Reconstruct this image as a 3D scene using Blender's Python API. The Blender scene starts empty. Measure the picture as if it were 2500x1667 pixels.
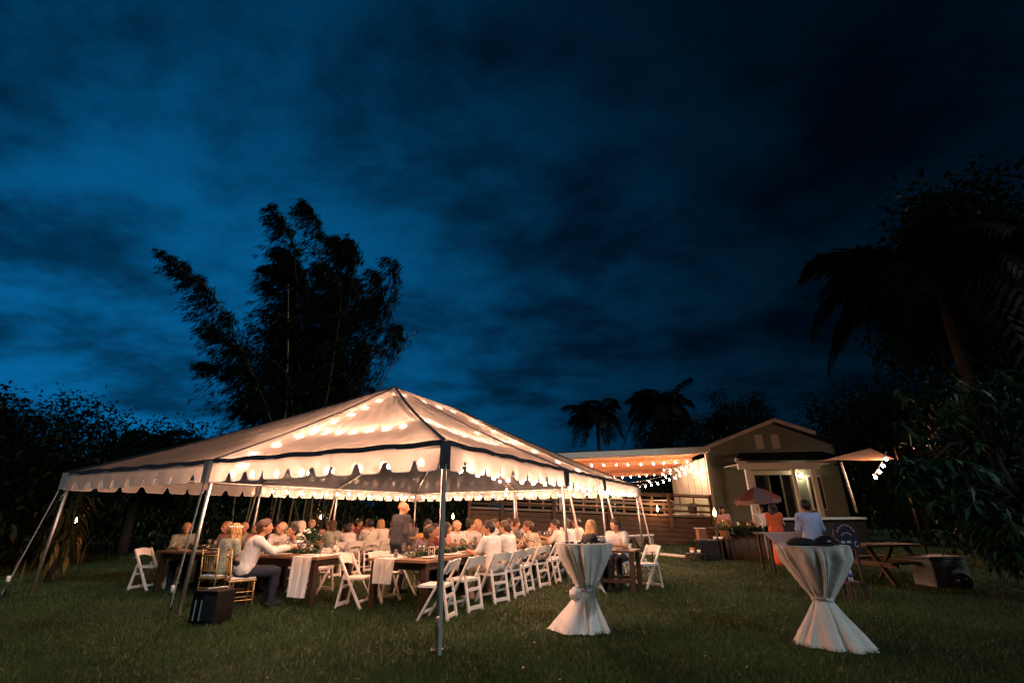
import bpy, math, random
import numpy as np
from mathutils import Vector, Matrix
R = math.radians
random.seed(11)
rng = np.random.default_rng(11)
sc = bpy.context.scene
COL = sc.collection

# ------------------------------------------------------------------ camera
cam_d = bpy.data.cameras.new('camera')
cam = bpy.data.objects.new('camera', cam_d)
COL.objects.link(cam)
sc.camera = cam
cam_d.sensor_width = 36.0
cam_d.lens = 16.335
cam_d.clip_start = 0.05
cam_d.clip_end = 2000
_p, _r = 0.354808, -0.00718847
_right = Vector((1, 0, 0)); _up = Vector((0, -math.sin(_p), math.cos(_p))); _fw = Vector((0, math.cos(_p), math.sin(_p)))
_r2 = _right * math.cos(_r) + _up * math.sin(_r)
_u2 = _up * math.cos(_r) - _right * math.sin(_r)
cam.matrix_world = Matrix(((_r2.x, _u2.x, -_fw.x, 0), (_r2.y, _u2.y, -_fw.y, 0), (_r2.z, _u2.z, -_fw.z, 1.43765), (0, 0, 0, 1)))

# ------------------------------------------------------------------ dusk sky
world = bpy.data.worlds.new('World'); sc.world = world; world.use_nodes = True
nt = world.node_tree; nt.nodes.clear()
def N(t, **k):
    n = nt.nodes.new(t)
    for a, b in k.items(): setattr(n, a, b)
    return n
L_ = nt.links.new
tc = N('ShaderNodeTexCoord')
sky = N('ShaderNodeTexSky', sky_type='NISHITA', sun_disc=False)
sky.sun_elevation = R(1.0); sky.sun_rotation = R(-35); sky.altitude = 20; sky.air_density = 1.4; sky.dust_density = 0.3; sky.ozone_density = 4.0
# twilight keeps only the blue of the sky; direction of the last light is ahead and to the left
tint = N('ShaderNodeMix', data_type='RGBA', blend_type='MULTIPLY'); tint.inputs[0].default_value = 1
tint.inputs[7].default_value = (0.02, 0.42, 1.0, 1)
L_(sky.outputs[0], tint.inputs[6])
dot = N('ShaderNodeVectorMath', operation='DOT_PRODUCT'); dot.inputs[1].default_value = Vector((-0.60, 0.72, 0.34)).normalized()
L_(tc.outputs['Generated'], dot.inputs[0])
dpos = N('ShaderNodeMath', operation='MAXIMUM'); dpos.inputs[1].default_value = 0.0; L_(dot.outputs['Value'], dpos.inputs[0])
glow = N('ShaderNodeMath', operation='POWER'); glow.inputs[1].default_value = 4.0; L_(dpos.outputs[0], glow.inputs[0])
blue = N('ShaderNodeMix', data_type='RGBA'); blue.inputs[6].default_value = (0.0003, 0.0060, 0.0130, 1); blue.inputs[7].default_value = (0.0014, 0.110, 0.295, 1)
L_(glow.outputs[0], blue.inputs[0])
# cloud layer: project direction on a flat layer overhead
sep = N('ShaderNodeSeparateXYZ'); L_(tc.outputs['Generated'], sep.inputs[0])
zc = N('ShaderNodeMath', operation='MAXIMUM'); zc.inputs[1].default_value = 0.0; L_(sep.outputs[2], zc.inputs[0])
za = N('ShaderNodeMath', operation='ADD'); za.inputs[1].default_value = 0.22; L_(zc.outputs[0], za.inputs[0])
dv = N('ShaderNodeVectorMath', operation='DIVIDE'); L_(tc.outputs['Generated'], dv.inputs[0])
cmb = N('ShaderNodeCombineXYZ'); [L_(za.outputs[0], cmb.inputs[i]) for i in range(3)]; L_(cmb.outputs[0], dv.inputs[1])
n1 = N('ShaderNodeTexNoise'); n1.inputs['Scale'].default_value = 1.9; n1.inputs['Detail'].default_value = 10; n1.inputs['Roughness'].default_value = 0.60; n1.inputs['Distortion'].default_value = 0.12
mp = N('ShaderNodeMapping'); mp.inputs['Location'].default_value = (5.3, 2.2, 0); mp.inputs['Scale'].default_value = (1, 1.25, 0.6)
L_(dv.outputs[0], mp.inputs[0]); L_(mp.outputs[0], n1.inputs[0])
cr = N('ShaderNodeMapRange'); cr.inputs[1].default_value = 0.33; cr.inputs[2].default_value = 0.64; cr.inputs[3].default_value = 0.30; cr.inputs[4].default_value = 1.25
cr.interpolation_type = 'SMOOTHSTEP'
L_(n1.outputs['Fac'], cr.inputs[0])
cl = N('ShaderNodeMix', data_type='RGBA', blend_type='MULTIPLY'); cl.inputs[0].default_value = 1
L_(blue.outputs[2], cl.inputs[6]); L_(cr.outputs[0], cl.inputs[7])
addsky = N('ShaderNodeMix', data_type='RGBA', blend_type='ADD'); addsky.inputs[0].default_value = 0.004
L_(cl.outputs[2], addsky.inputs[6]); L_(tint.outputs[2], addsky.inputs[7])
elev = N('ShaderNodeMapRange'); elev.inputs[1].default_value = 0.05; elev.inputs[2].default_value = 0.80; elev.inputs[3].default_value = 1.0; elev.inputs[4].default_value = 0.46; L_(sep.outputs[2], elev.inputs[0])
em = N('ShaderNodeMix', data_type='RGBA', blend_type='MULTIPLY'); em.inputs[0].default_value = 1; L_(addsky.outputs[2], em.inputs[6]); L_(elev.outputs[0], em.inputs[7])
bg = N('ShaderNodeBackground'); bg.inputs[1].default_value = 1.0
L_(em.outputs[2], bg.inputs[0])
wo = N('ShaderNodeOutputWorld'); L_(bg.outputs[0], wo.inputs[0])

# ------------------------------------------------------------------ faint night light from behind the camera
sun_d = bpy.data.lights.new('sun', 'SUN'); sun_d.energy = 0.92; sun_d.angle = R(12); sun_d.color = (0.84, 0.98, 1.0)
sun = bpy.data.objects.new('sun', sun_d); COL.objects.link(sun)
sun.rotation_euler = Vector((-0.45, 0.80, -0.62)).to_track_quat('-Z', 'Y').to_euler()

sc.view_settings.view_transform = 'Standard'; sc.view_settings.look = 'None'
sc.view_settings.exposure = 0; sc.view_settings.gamma = 1; sc.view_settings.use_curve_mapping = False
sc.render.engine = 'CYCLES'
cy = sc.cycles
cy.use_denoising = True
try: cy.denoiser = 'OPENIMAGEDENOISE'
except Exception: pass
cy.use_light_tree = True
cy.max_bounces = 7; cy.diffuse_bounces = 3; cy.glossy_bounces = 3; cy.transmission_bounces = 5; cy.transparent_max_bounces = 12
cy.sample_clamp_indirect = 4.0
cy.caustics_reflective = False; cy.caustics_refractive = False

# ------------------------------------------------------------------ helpers: materials
def mat(name, col, rough=0.7, metal=0.0, noise=0.0, nscale=8.0, bump=0.0, bscale=40.0, spec=0.4, sheen=0.0, col2=None, stretch=(1, 1, 1), coord='Object'):
    m = bpy.data.materials.new(name); m.use_nodes = True
    t = m.node_tree; b = t.nodes['Principled BSDF']
    b.inputs['Base Color'].default_value = (*col, 1); b.inputs['Roughness'].default_value = rough; b.inputs['Metallic'].default_value = metal
    b.inputs['Specular IOR Level'].default_value = spec
    if noise or bump or col2:
        tcn = t.nodes.new('ShaderNodeTexCoord'); mpn = t.nodes.new('ShaderNodeMapping'); mpn.inputs['Scale'].default_value = stretch
        t.links.new(tcn.outputs[coord], mpn.inputs[0])
    if noise or col2:
        nn = t.nodes.new('ShaderNodeTexNoise'); nn.inputs['Scale'].default_value = nscale; nn.inputs['Detail'].default_value = 6; nn.inputs['Roughness'].default_value = 0.65
        t.links.new(mpn.outputs[0], nn.inputs[0])
        rp = t.nodes.new('ShaderNodeValToRGB'); rp.color_ramp.elements[0].position = 0.32; rp.color_ramp.elements[1].position = 0.7
        c2 = col2 if col2 else tuple(min(1, c * (1 + noise)) for c in col)
        c1 = col if col2 else tuple(c * (1 - noise) for c in col)
        rp.color_ramp.elements[0].color = (*c1, 1); rp.color_ramp.elements[1].color = (*c2, 1)
        t.links.new(nn.outputs['Fac'], rp.inputs[0]); t.links.new(rp.outputs[0], b.inputs['Base Color'])
    if bump:
        bn = t.nodes.new('ShaderNodeTexNoise'); bn.inputs['Scale'].default_value = bscale; bn.inputs['Detail'].default_value = 4
        t.links.new(mpn.outputs[0], bn.inputs[0])
        bp = t.nodes.new('ShaderNodeBump'); bp.inputs['Strength'].default_value = bump; bp.inputs['Distance'].default_value = 0.02
        t.links.new(bn.outputs['Fac'], bp.inputs['Height']); t.links.new(bp.outputs[0], b.inputs['Normal'])
    return m

def emit(name, col, strength, sampling='AUTO'):
    m = bpy.data.materials.new(name); m.use_nodes = True
    t = m.node_tree; t.nodes.clear()
    e = t.nodes.new('ShaderNodeEmission'); e.inputs[0].default_value = (*col, 1); e.inputs[1].default_value = strength
    o = t.nodes.new('ShaderNodeOutputMaterial'); t.links.new(e.outputs[0], o.inputs[0])
    return m

def fabric(name, col, trans=0.35, haze=0.2, rough=0.4, noise=0.06, gloss=0.05, dfac=1.0):
    """thin cloth or vinyl: diffuse + translucent + a forward-scattering lobe"""
    m = bpy.data.materials.new(name); m.use_nodes = True
    t = m.node_tree; t.nodes.clear(); ln = t.links.new
    o = t.nodes.new('ShaderNodeOutputMaterial')
    tcn = t.nodes.new('ShaderNodeTexCoord'); nn = t.nodes.new('ShaderNodeTexNoise'); nn.inputs['Scale'].default_value = 2.5; nn.inputs['Detail'].default_value = 6
    ln(tcn.outputs['Object'], nn.inputs[0])
    rp = t.nodes.new('ShaderNodeValToRGB'); rp.color_ramp.elements[0].color = (*[c * (1 - noise * 2) for c in col], 1); rp.color_ramp.elements[1].color = (*col, 1)
    rp.color_ramp.elements[0].position = 0.35; rp.color_ramp.elements[1].position = 0.65
    ln(nn.outputs['Fac'], rp.inputs[0])
    bp = t.nodes.new('ShaderNodeBump'); bp.inputs['Strength'].default_value = 0.25; bp.inputs['Distance'].default_value = 0.02
    n2 = t.nodes.new('ShaderNodeTexNoise'); n2.inputs['Scale'].default_value = 6; ln(tcn.outputs['Object'], n2.inputs[0]); ln(n2.outputs['Fac'], bp.inputs['Height'])
    d = t.nodes.new('ShaderNodeBsdfDiffuse')
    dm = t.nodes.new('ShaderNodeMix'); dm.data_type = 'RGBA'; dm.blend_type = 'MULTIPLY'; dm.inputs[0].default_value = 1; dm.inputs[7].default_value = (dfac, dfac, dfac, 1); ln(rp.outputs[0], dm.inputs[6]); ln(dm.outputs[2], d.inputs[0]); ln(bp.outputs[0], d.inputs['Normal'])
    tr = t.nodes.new('ShaderNodeBsdfTranslucent'); ln(rp.outputs[0], tr.inputs[0])
    mx = t.nodes.new('ShaderNodeMixShader'); mx.inputs[0].default_value = trans; ln(d.outputs[0], mx.inputs[1]); ln(tr.outputs[0], mx.inputs[2])
    last = mx
    if haze:
        rf = t.nodes.new('ShaderNodeBsdfRefraction'); rf.inputs['IOR'].default_value = 1.22; rf.inputs['Roughness'].default_value = rough
        rf.inputs[0].default_value = (*col, 1); rf.distribution = 'BECKMANN'
        m2 = t.nodes.new('ShaderNodeMixShader'); m2.inputs[0].default_value = haze; ln(last.outputs[0], m2.inputs[1]); ln(rf.outputs[0], m2.inputs[2]); last = m2
    if gloss:
        g = t.nodes.new('ShaderNodeBsdfGlossy'); g.inputs['Roughness'].default_value = 0.35; ln(bp.outputs[0], g.inputs['Normal'])
        m3 = t.nodes.new('ShaderNodeMixShader'); m3.inputs[0].default_value = gloss; ln(last.outputs[0], m3.inputs[1]); ln(g.outputs[0], m3.inputs[2]); last = m3
    ln(last.outputs[0], o.inputs[0])
    return m

def leafmat(name, col, col2, trans=0.3, spec=0.35):
    m = bpy.data.materials.new(name); m.use_nodes = True
    t = m.node_tree; t.nodes.clear(); ln = t.links.new
    o = t.nodes.new('ShaderNodeOutputMaterial')
    ge = t.nodes.new('ShaderNodeNewGeometry')
    rp = t.nodes.new('ShaderNodeValToRGB'); rp.color_ramp.elements[0].color = (*col, 1); rp.color_ramp.elements[1].color = (*col2, 1)
    ln(ge.outputs['Random Per Island'], rp.inputs[0])
    p = t.nodes.new('ShaderNodeBsdfPrincipled'); p.inputs['Roughness'].default_value = 0.45; p.inputs['Specular IOR Level'].default_value = spec; ln(rp.outputs[0], p.inputs['Base Color'])
    tr = t.nodes.new('ShaderNodeBsdfTranslucent'); ln(rp.outputs[0], tr.inputs[0])
    mx = t.nodes.new('ShaderNodeMixShader'); mx.inputs[0].default_value = trans; ln(p.outputs[0], mx.inputs[1]); ln(tr.outputs[0], mx.inputs[2])
    ln(mx.outputs[0], o.inputs[0])
    return m

def glassmat(name, tint=(0.9, 0.92, 0.93), a=0.22):
    m = bpy.data.materials.new(name); m.use_nodes = True
    t = m.node_tree; t.nodes.clear(); ln = t.links.new
    o = t.nodes.new('ShaderNodeOutputMaterial')
    tp = t.nodes.new('ShaderNodeBsdfTransparent'); tp.inputs[0].default_value = (*tint, 1)
    g = t.nodes.new('ShaderNodeBsdfGlossy'); g.inputs['Roughness'].default_value = 0.06
    fr = t.nodes.new('ShaderNodeLayerWeight'); fr.inputs[0].default_value = a
    mx = t.nodes.new('ShaderNodeMixShader'); ln(fr.outputs['Fresnel'], mx.inputs[0]); ln(tp.outputs[0], mx.inputs[1]); ln(g.outputs[0], mx.inputs[2])
    df = t.nodes.new('ShaderNodeBsdfDiffuse'); df.inputs[0].default_value = (*[c * .9 for c in tint], 1)
    m2 = t.nodes.new('ShaderNodeMixShader'); m2.inputs[0].default_value = 0.10; ln(mx.outputs[0], m2.inputs[1]); ln(df.outputs[0], m2.inputs[2])
    ln(m2.outputs[0], o.inputs[0])
    return m

def patternmat(name, base, c2, c3=None, scale=14):
    m = bpy.data.materials.new(name); m.use_nodes = True
    t = m.node_tree; b = t.nodes['Principled BSDF']; b.inputs['Roughness'].default_value = 0.85
    tcn = t.nodes.new('ShaderNodeTexCoord'); nz = t.nodes.new('ShaderNodeTexNoise'); nz.inputs['Scale'].default_value = scale; nz.inputs['Detail'].default_value = 3; nz.inputs['Distortion'].default_value = 1.5
    t.links.new(tcn.outputs['Object'], nz.inputs[0])
    rp = t.nodes.new('ShaderNodeValToRGB'); rp.color_ramp.interpolation = 'CONSTANT'
    rp.color_ramp.elements[0].color = (*base, 1); rp.color_ramp.elements[1].position = 0.52; rp.color_ramp.elements[1].color = (*c2, 1)
    if c3:
        e = rp.color_ramp.elements.new(0.62); e.color = (*c3, 1)
    t.links.new(nz.outputs['Fac'], rp.inputs[0]); t.links.new(rp.outputs[0], b.inputs['Base Color'])
    return m

# ------------------------------------------------------------------ helpers: meshes and objects
def link(o, parent=None):
    COL.objects.link(o)
    if parent is not None: o.parent = parent
    return o
def tag(o, label=None, cat=None, group=None, kind=None):
    if label: o['label'] = label
    if cat: o['category'] = cat
    if group: o['group'] = group
    if kind: o['kind'] = kind
    return o
def thing(name, label, cat, loc=(0, 0, 0), rz=0.0, group=None):
    o = bpy.data.objects.new(name, None); link(o); o.location = loc; o.rotation_euler = (0, 0, rz); o.empty_display_size = 0.2
    return tag(o, label, cat, group)
def inst(name, mesh, parent=None, loc=(0, 0, 0), rot=(0, 0, 0), scale=(1, 1, 1), material=None):
    o = bpy.data.objects.new(name, mesh); link(o, parent); o.location = loc; o.rotation_euler = rot; o.scale = scale
    if material is not None:
        if not len(mesh.materials): mesh.materials.append(None)
        o.material_slots[0].link = 'OBJECT'; o.material_slots[0].material = material
    return o
def copy_tree(o, parent=None):
    c = o.copy(); COL.objects.link(c); c.parent = parent
    for ch in list(o.children): copy_tree(ch, c)
    return c

class MB:
    def __init__(s): s.v = []; s.f = []
    def add(s, vs, fs):
        n = len(s.v); s.v += [tuple(v) for v in vs]; s.f += [tuple(i + n for i in f) for f in fs]; return s
    def box(s, c, d, rz=0.0, rot=None):
        x, y, z = d[0] / 2, d[1] / 2, d[2] / 2
        vs = [Vector((a, b, e)) for a in (-x, x) for b in (-y, y) for e in (-z, z)]
        M = rot if rot is not None else Matrix.Rotation(rz, 3, 'Z')
        vs = [M @ v + Vector(c) for v in vs]
        return s.add(vs, [(0, 1, 3, 2), (4, 6, 7, 5), (0, 4, 5, 1), (2, 3, 7, 6), (0, 2, 6, 4), (1, 5, 7, 3)])
    def beam(s, p0, p1, w, h, up=(0, 0, 1)):
        p0, p1 = Vector(p0), Vector(p1); d = (p1 - p0).normalized(); u = Vector(up)
        if abs(d.dot(u)) > 0.98: u = Vector((0, 1, 0))
        a = d.cross(u).normalized(); b = a.cross(d).normalized()
        vs = [p + a * (i * w / 2) + b * (j * h / 2) for p in (p0, p1) for i in (-1, 1) for j in (-1, 1)]
        return s.add(vs, [(0, 1, 3, 2), (4, 6, 7, 5), (0, 4, 5, 1), (2, 3, 7, 6), (0, 2, 6, 4), (1, 5, 7, 3)])
    def tube(s, pts, r, n=8, cap=True):
        pts = [Vector(p) for p in pts]; k = len(pts); rr = r if hasattr(r, '__len__') else [r] * k
        vs = []; prev = None
        for i, p in enumerate(pts):
            d = (pts[min(i + 1, k - 1)] - pts[max(i - 1, 0)])
            d = d.normalized() if d.length > 1e-9 else Vector((0, 0, 1))
            if prev is None: a = d.orthogonal().normalized()
            else:
                a = prev - d * prev.dot(d); a = a.normalized() if a.length > 1e-6 else d.orthogonal().normalized()
            prev = a; b = d.cross(a)
            for j in range(n):
                t = 2 * math.pi * j / n; vs.append(p + (a * math.cos(t) + b * math.sin(t)) * rr[i])
        fs = [(i * n + j, i * n + (j + 1) % n, (i + 1) * n + (j + 1) % n, (i + 1) * n + j) for i in range(k - 1) for j in range(n)]
        if cap: fs += [tuple(range(n - 1, -1, -1)), tuple((k - 1) * n + j for j in range(n))]
        return s.add(vs, fs)
    def lathe(s, prof, n=16, c=(0, 0, 0), sx=1, sy=1):
        vs = []; 
        for r, z in prof:
            for j in range(n):
                t = 2 * math.pi * j / n; vs.append((c[0] + r * math.cos(t) * sx, c[1] + r * math.sin(t) * sy, c[2] + z))
        k = len(prof)
        fs = [(i * n + j, i * n + (j + 1) % n, (i + 1) * n + (j + 1) % n, (i + 1) * n + j) for i in range(k - 1) for j in range(n)]
        if prof[0][0] > 1e-5: fs.append(tuple(range(n - 1, -1, -1)))
        if prof[-1][0] > 1e-5: fs.append(tuple((k - 1) * n + j for j in range(n)))
        return s.add(vs, fs)
    def prism(s, poly, o, ax, ay, th):
        """polygon in the plane (o, ax, ay), thickness th along ax x ay"""
        o, ax, ay = Vector(o), Vector(ax), Vector(ay); nz = ax.cross(ay).normalized()
        n = len(poly)
        vs = [o + ax * x + ay * y - nz * th / 2 for x, y in poly] + [o + ax * x + ay * y + nz * th / 2 for x, y in poly]
        fs = [tuple(range(n - 1, -1, -1)), tuple(range(n, 2 * n))] + [(i, (i + 1) % n, (i + 1) % n + n, i + n) for i in range(n)]
        return s.add(vs, fs)
    def grid(s, fn, nu, nv):
        vs = [fn(i / nu, j / nv) for i in range(nu + 1) for j in range(nv + 1)]
        w = nv + 1
        return s.add(vs, [(i * w + j, (i + 1) * w + j, (i + 1) * w + j + 1, i * w + j + 1) for i in range(nu) for j in range(nv)])
    def ball(s, c, r, n=10, m=6, sz=1.0):
        return s.lathe([(max(1e-6, r * math.sin(math.pi * i / m)), -r * sz * math.cos(math.pi * i / m)) for i in range(m + 1)], n, c)
    def mesh(s, name, material=None, smooth=False, bevel=0.0):
        me = bpy.data.meshes.new(name); me.from_pydata(s.v, [], s.f); me.validate(verbose=False)
        if smooth:
            me.polygons.foreach_set('use_smooth', [True] * len(me.polygons))
        if material is not None: me.materials.append(material)
        me.update(); return me
    def build(s, name, material, parent=None, smooth=False, loc=(0, 0, 0), rot=(0, 0, 0), bevel=0.0):
        o = inst(name, s.mesh(name, material, smooth), parent, loc, rot)
        if bevel:
            b = o.modifiers.new('bevel', 'BEVEL'); b.width = bevel; b.segments = 2; b.limit_method = 'ANGLE'; b.angle_limit = R(40)
        return o

def np_mesh(name, V, F, material=None, smooth=False):
    me = bpy.data.meshes.new(name); V = np.asarray(V, np.float32); F = np.asarray(F, np.int32)
    k = F.shape[1]; nf = len(F)
    me.vertices.add(len(V)); me.vertices.foreach_set('co', V.ravel())
    me.loops.add(nf * k); me.loops.foreach_set('vertex_index', F.ravel())
    me.polygons.add(nf); me.polygons.foreach_set('loop_start', np.arange(0, nf * k, k, dtype=np.int32))
    try: me.polygons.foreach_set('loop_total', np.full(nf, k, np.int32))
    except Exception: pass
    if smooth: me.polygons.foreach_set('use_smooth', np.ones(nf, bool))
    if material is not None: me.materials.append(material)
    me.update(calc_edges=True); me.validate(); return me

def leaves(P, D, length, width, droop=0.25, fold=0.2):
    """P anchor points, D directions (n,3); returns verts/quads of rhomb leaves with 2 quads each (bent in the middle)"""
    n = len(P); D = D / (np.linalg.norm(D, axis=1, keepdims=True) + 1e-9)
    up = np.tile(np.array([0, 0, 1.0]), (n, 1)) + rng.normal(0, .35, (n, 3))
    S = np.cross(D, up); S /= (np.linalg.norm(S, axis=1, keepdims=True) + 1e-9)
    Ln = (length * rng.uniform(.7, 1.25, n))[:, None]; Wd = (width * rng.uniform(.7, 1.25, n))[:, None]
    Z = np.array([0, 0, 1.0])
    mid = P + D * Ln * .5 - Z * Ln * droop * .25
    tip = P + D * Ln * .95 - Z * Ln * droop
    V = np.stack([P, mid + S * Wd * .5 + Z * Wd * fold, tip, mid - S * Wd * .5 + Z * Wd * fold], 1).reshape(-1, 3)
    F = np.arange(4 * n).reshape(n, 4)
    return V, F
# ------------------------------------------------------------------ shared materials
M = {}
M['lawn'] = mat('lawn_soil', (0.026, 0.040, 0.013), 0.95, noise=0.45, nscale=1.3, bump=0.6, bscale=30)
M['grass'] = leafmat('grass_blades', (0.026, 0.070, 0.022), (0.085, 0.122, 0.044), 0.25, 0.15)
M['alu'] = mat('brushed_aluminium', (0.42, 0.42, 0.42), 0.42, 0.85, noise=0.12, nscale=14)
M['strapdark'] = mat('dark_webbing', (0.035, 0.040, 0.058), 0.8, noise=0.4, nscale=20)
M['strap'] = mat('grey_ratchet_strap', (0.45, 0.43, 0.40), 0.8)
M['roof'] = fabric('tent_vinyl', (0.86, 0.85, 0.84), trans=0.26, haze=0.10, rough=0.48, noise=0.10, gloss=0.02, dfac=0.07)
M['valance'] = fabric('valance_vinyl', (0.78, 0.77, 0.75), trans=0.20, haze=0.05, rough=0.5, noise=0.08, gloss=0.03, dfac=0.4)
M['cloth'] = fabric('white_linen', (0.86, 0.86, 0.86), trans=0.22, haze=0.0, noise=0.03, gloss=0.0)
M['bulb'] = emit('warm_bulb', (1.0, 0.48, 0.285), 600)
M['bulbin'] = emit('warm_bulb_centre', (1.0, 0.48, 0.285), 900)
M['bulbhot'] = emit('warm_bulb_lanai', (1.0, 0.60, 0.35), 340)
M['cord'] = mat('string_cord', (0.35, 0.33, 0.30), 0.6)
M['white'] = mat('white_resin', (0.78, 0.76, 0.72), 0.45, noise=0.05, nscale=6)
M['whitecap'] = mat('white_plastic', (0.8, 0.8, 0.78), 0.4)
M['black'] = mat('black_plastic', (0.007, 0.008, 0.009), 0.45, noise=0.3, nscale=20)
M['blackcloth'] = mat('black_cloth', (0.010, 0.010, 0.012), 0.9)
M['darkwood'] = mat('dark_stained_wood', (0.020, 0.011, 0.007), 0.55, col2=(0.055, 0.028, 0.016), nscale=5, stretch=(9, 1, 9), bump=0.15, bscale=30)
M['tabletop'] = mat('table_plank_wood', (0.16, 0.085, 0.045), 0.42, col2=(0.30, 0.17, 0.10), nscale=4, stretch=(12, 1, 12), bump=0.12, bscale=24)
M['deckwood'] = mat('deck_wood', (0.085, 0.045, 0.024), 0.75, col2=(0.17, 0.095, 0.055), nscale=3, stretch=(1, 8, 10), bump=0.3, bscale=18)
M['deckfloor'] = mat('deck_floor', (0.24, 0.17, 0.12), 0.6, col2=(0.34, 0.25, 0.18), nscale=2, stretch=(1, 8, 10))
M['cedar'] = mat('cedar_boards', (0.28, 0.10, 0.045), 0.55, col2=(0.46, 0.18, 0.085), nscale=2.2, stretch=(0.5, 7, 7), bump=0.2, bscale=12)
M['housewall'] = mat('green_grey_siding', (0.25, 0.28, 0.22), 0.85, noise=0.14, nscale=1.2, bump=0.2, bscale=60)
M['trim'] = mat('white_trim_paint', (0.76, 0.71, 0.64), 0.6, noise=0.05, nscale=5)
M['shingle'] = mat('dark_shingle', (0.02, 0.021, 0.022), 0.95, noise=0.4, nscale=9)
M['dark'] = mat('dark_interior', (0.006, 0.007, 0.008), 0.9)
M['glass'] = glassmat('drinking_glass', (.93, .94, .94), .42)
M['pane'] = glassmat('window_pane', (0.25, 0.28, 0.28), 0.5)
M['ceramic'] = mat('white_china', (0.78, 0.77, 0.74), 0.25)
M['gold'] = mat('gold_chiavari', (0.45, 0.30, 0.12), 0.4, 0.55, noise=0.15)
M['bamboo_culm'] = mat('bamboo_culm', (0.16, 0.12, 0.05), 0.6, noise=0.35, nscale=3)
M['bark'] = mat('palm_bark', (0.020, 0.017, 0.013), 0.95, noise=0.4, nscale=10, bump=0.5)
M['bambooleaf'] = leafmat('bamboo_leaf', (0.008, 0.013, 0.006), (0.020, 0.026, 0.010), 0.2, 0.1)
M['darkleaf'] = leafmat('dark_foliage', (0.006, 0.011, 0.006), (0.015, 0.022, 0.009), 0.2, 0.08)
M['mangoleaf'] = leafmat('broad_leaf', (0.006, 0.030, 0.013), (0.018, 0.075, 0.034), 0.25)
M['hedgeleaf'] = leafmat('hedge_foliage', (0.018, 0.030, 0.012), (0.050, 0.062, 0.022), 0.25)
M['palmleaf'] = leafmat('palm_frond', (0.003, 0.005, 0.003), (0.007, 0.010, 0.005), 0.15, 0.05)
M['fern'] = leafmat('fern_green', (0.015, 0.06, 0.03), (0.03, 0.10, 0.05), 0.2)
M['terracotta'] = mat('terracotta', (0.42, 0.16, 0.07), 0.8, noise=0.2, nscale=12)
M['flame'] = emit('torch_flame', (1.0, 0.45, 0.16), 230)
M['candle'] = emit('candle_flame', (1.0, 0.55, 0.22), 30)
M['steel'] = mat('steel', (0.35, 0.35, 0.36), 0.35, 0.9)

# ------------------------------------------------------------------ lawn
def lawn():
    n = 120; s = 600
    xs = np.sign(np.linspace(-1, 1, n)) * np.abs(np.linspace(-1, 1, n)) ** 3 * s
    X, Y = np.meshgrid(xs, xs + 12); Z = 0.015 * np.sin(X * .9 + 1) * np.cos(Y * .7) - 0.012
    V = np.stack([X, Y, Z], -1).reshape(-1, 3); i = np.arange(n * n).reshape(n, n)
    F = np.stack([i[:-1, :-1], i[:-1, 1:], i[1:, 1:], i[1:, :-1]], -1).reshape(-1, 4)
    tag(inst('lawn', np_mesh('lawn', V, F, M['lawn'], True)), kind='structure')
    # blades: denser near the camera
    nb = 420000
    u = rng.random(nb)
    Yd = 3.2 * (34 / 3.2) ** (u ** 1.15)
    half = Yd * 1.28 + 1.0
    Xd = rng.uniform(-1, 1, nb) * half
    keep = ~((Yd > 25.2) & (Xd > -2.5)) & (Xd < 19) & (Xd > -17)
    Xd, Yd = Xd[keep], Yd[keep]; nb = len(Xd)
    sc_ = 1 + Yd / 16
    clump = 0.5 + 0.5 * np.sin(Xd * 2.1 + 2 * np.sin(Yd * 1.3)) * np.sin(Yd * 2.3 + 1.5 * np.sin(Xd * .9))
    hgt = (0.022 + 0.026 * rng.random(nb) + 0.018 * clump) * (0.75 + 0.25 * sc_); wid = 0.0045 * sc_ * rng.uniform(.8, 1.5, nb)
    a = rng.uniform(0, 2 * np.pi, nb); lean = rng.normal(0, .5, (nb, 2)) * hgt[:, None] * 1.1
    B = np.stack([Xd, Yd, np.full(nb, -0.02)], -1); S = np.stack([np.cos(a), np.sin(a), np.zeros(nb)], -1) * wid[:, None]
    Tp = B + np.c_[lean, hgt + .02]
    V = np.stack([B - S, B + S, Tp], 1).reshape(-1, 3); F = np.arange(3 * nb).reshape(-1, 3)
    tag(inst('grass', np_mesh('grass', V, F, M['grass'])), 'short mown grass blades covering the lawn', 'grass', kind='stuff')
lawn()
gm = M['grass'].node_tree; _rp = [n for n in gm.nodes if n.type == 'VALTORGB'][0]   # patchy colour over the lawn
_tc = gm.nodes.new('ShaderNodeTexCoord'); _nz = gm.nodes.new('ShaderNodeTexNoise'); _nz.inputs['Scale'].default_value = .55; _nz.inputs['Detail'].default_value = 5
_mr = gm.nodes.new('ShaderNodeMapRange'); _mr.inputs[1].default_value = .35; _mr.inputs[2].default_value = .68; _mr.inputs[3].default_value = .55; _mr.inputs[4].default_value = 1.25
_mx = gm.nodes.new('ShaderNodeMix'); _mx.data_type = 'RGBA'; _mx.blend_type = 'MULTIPLY'; _mx.inputs[0].default_value = 1
gm.links.new(_tc.outputs['Object'], _nz.inputs[0]); gm.links.new(_nz.outputs['Fac'], _mr.inputs[0]); gm.links.new(_rp.outputs[0], _mx.inputs[6]); gm.links.new(_mr.outputs[0], _mx.inputs[7])
for n in gm.nodes:
    if n.type == 'BSDF_PRINCIPLED': gm.links.new(_mx.outputs[2], n.inputs['Base Color'])
    if n.type == 'BSDF_TRANSLUCENT': gm.links.new(_mx.outputs[2], n.inputs[0])
n = 900; P = np.stack([rng.uniform(-9, 9, n), rng.uniform(3.6, 16, n), rng.uniform(.01, .035, n)], -1); D = rng.normal(0, 1, (n, 3)); D[:, 2] *= .15
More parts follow.
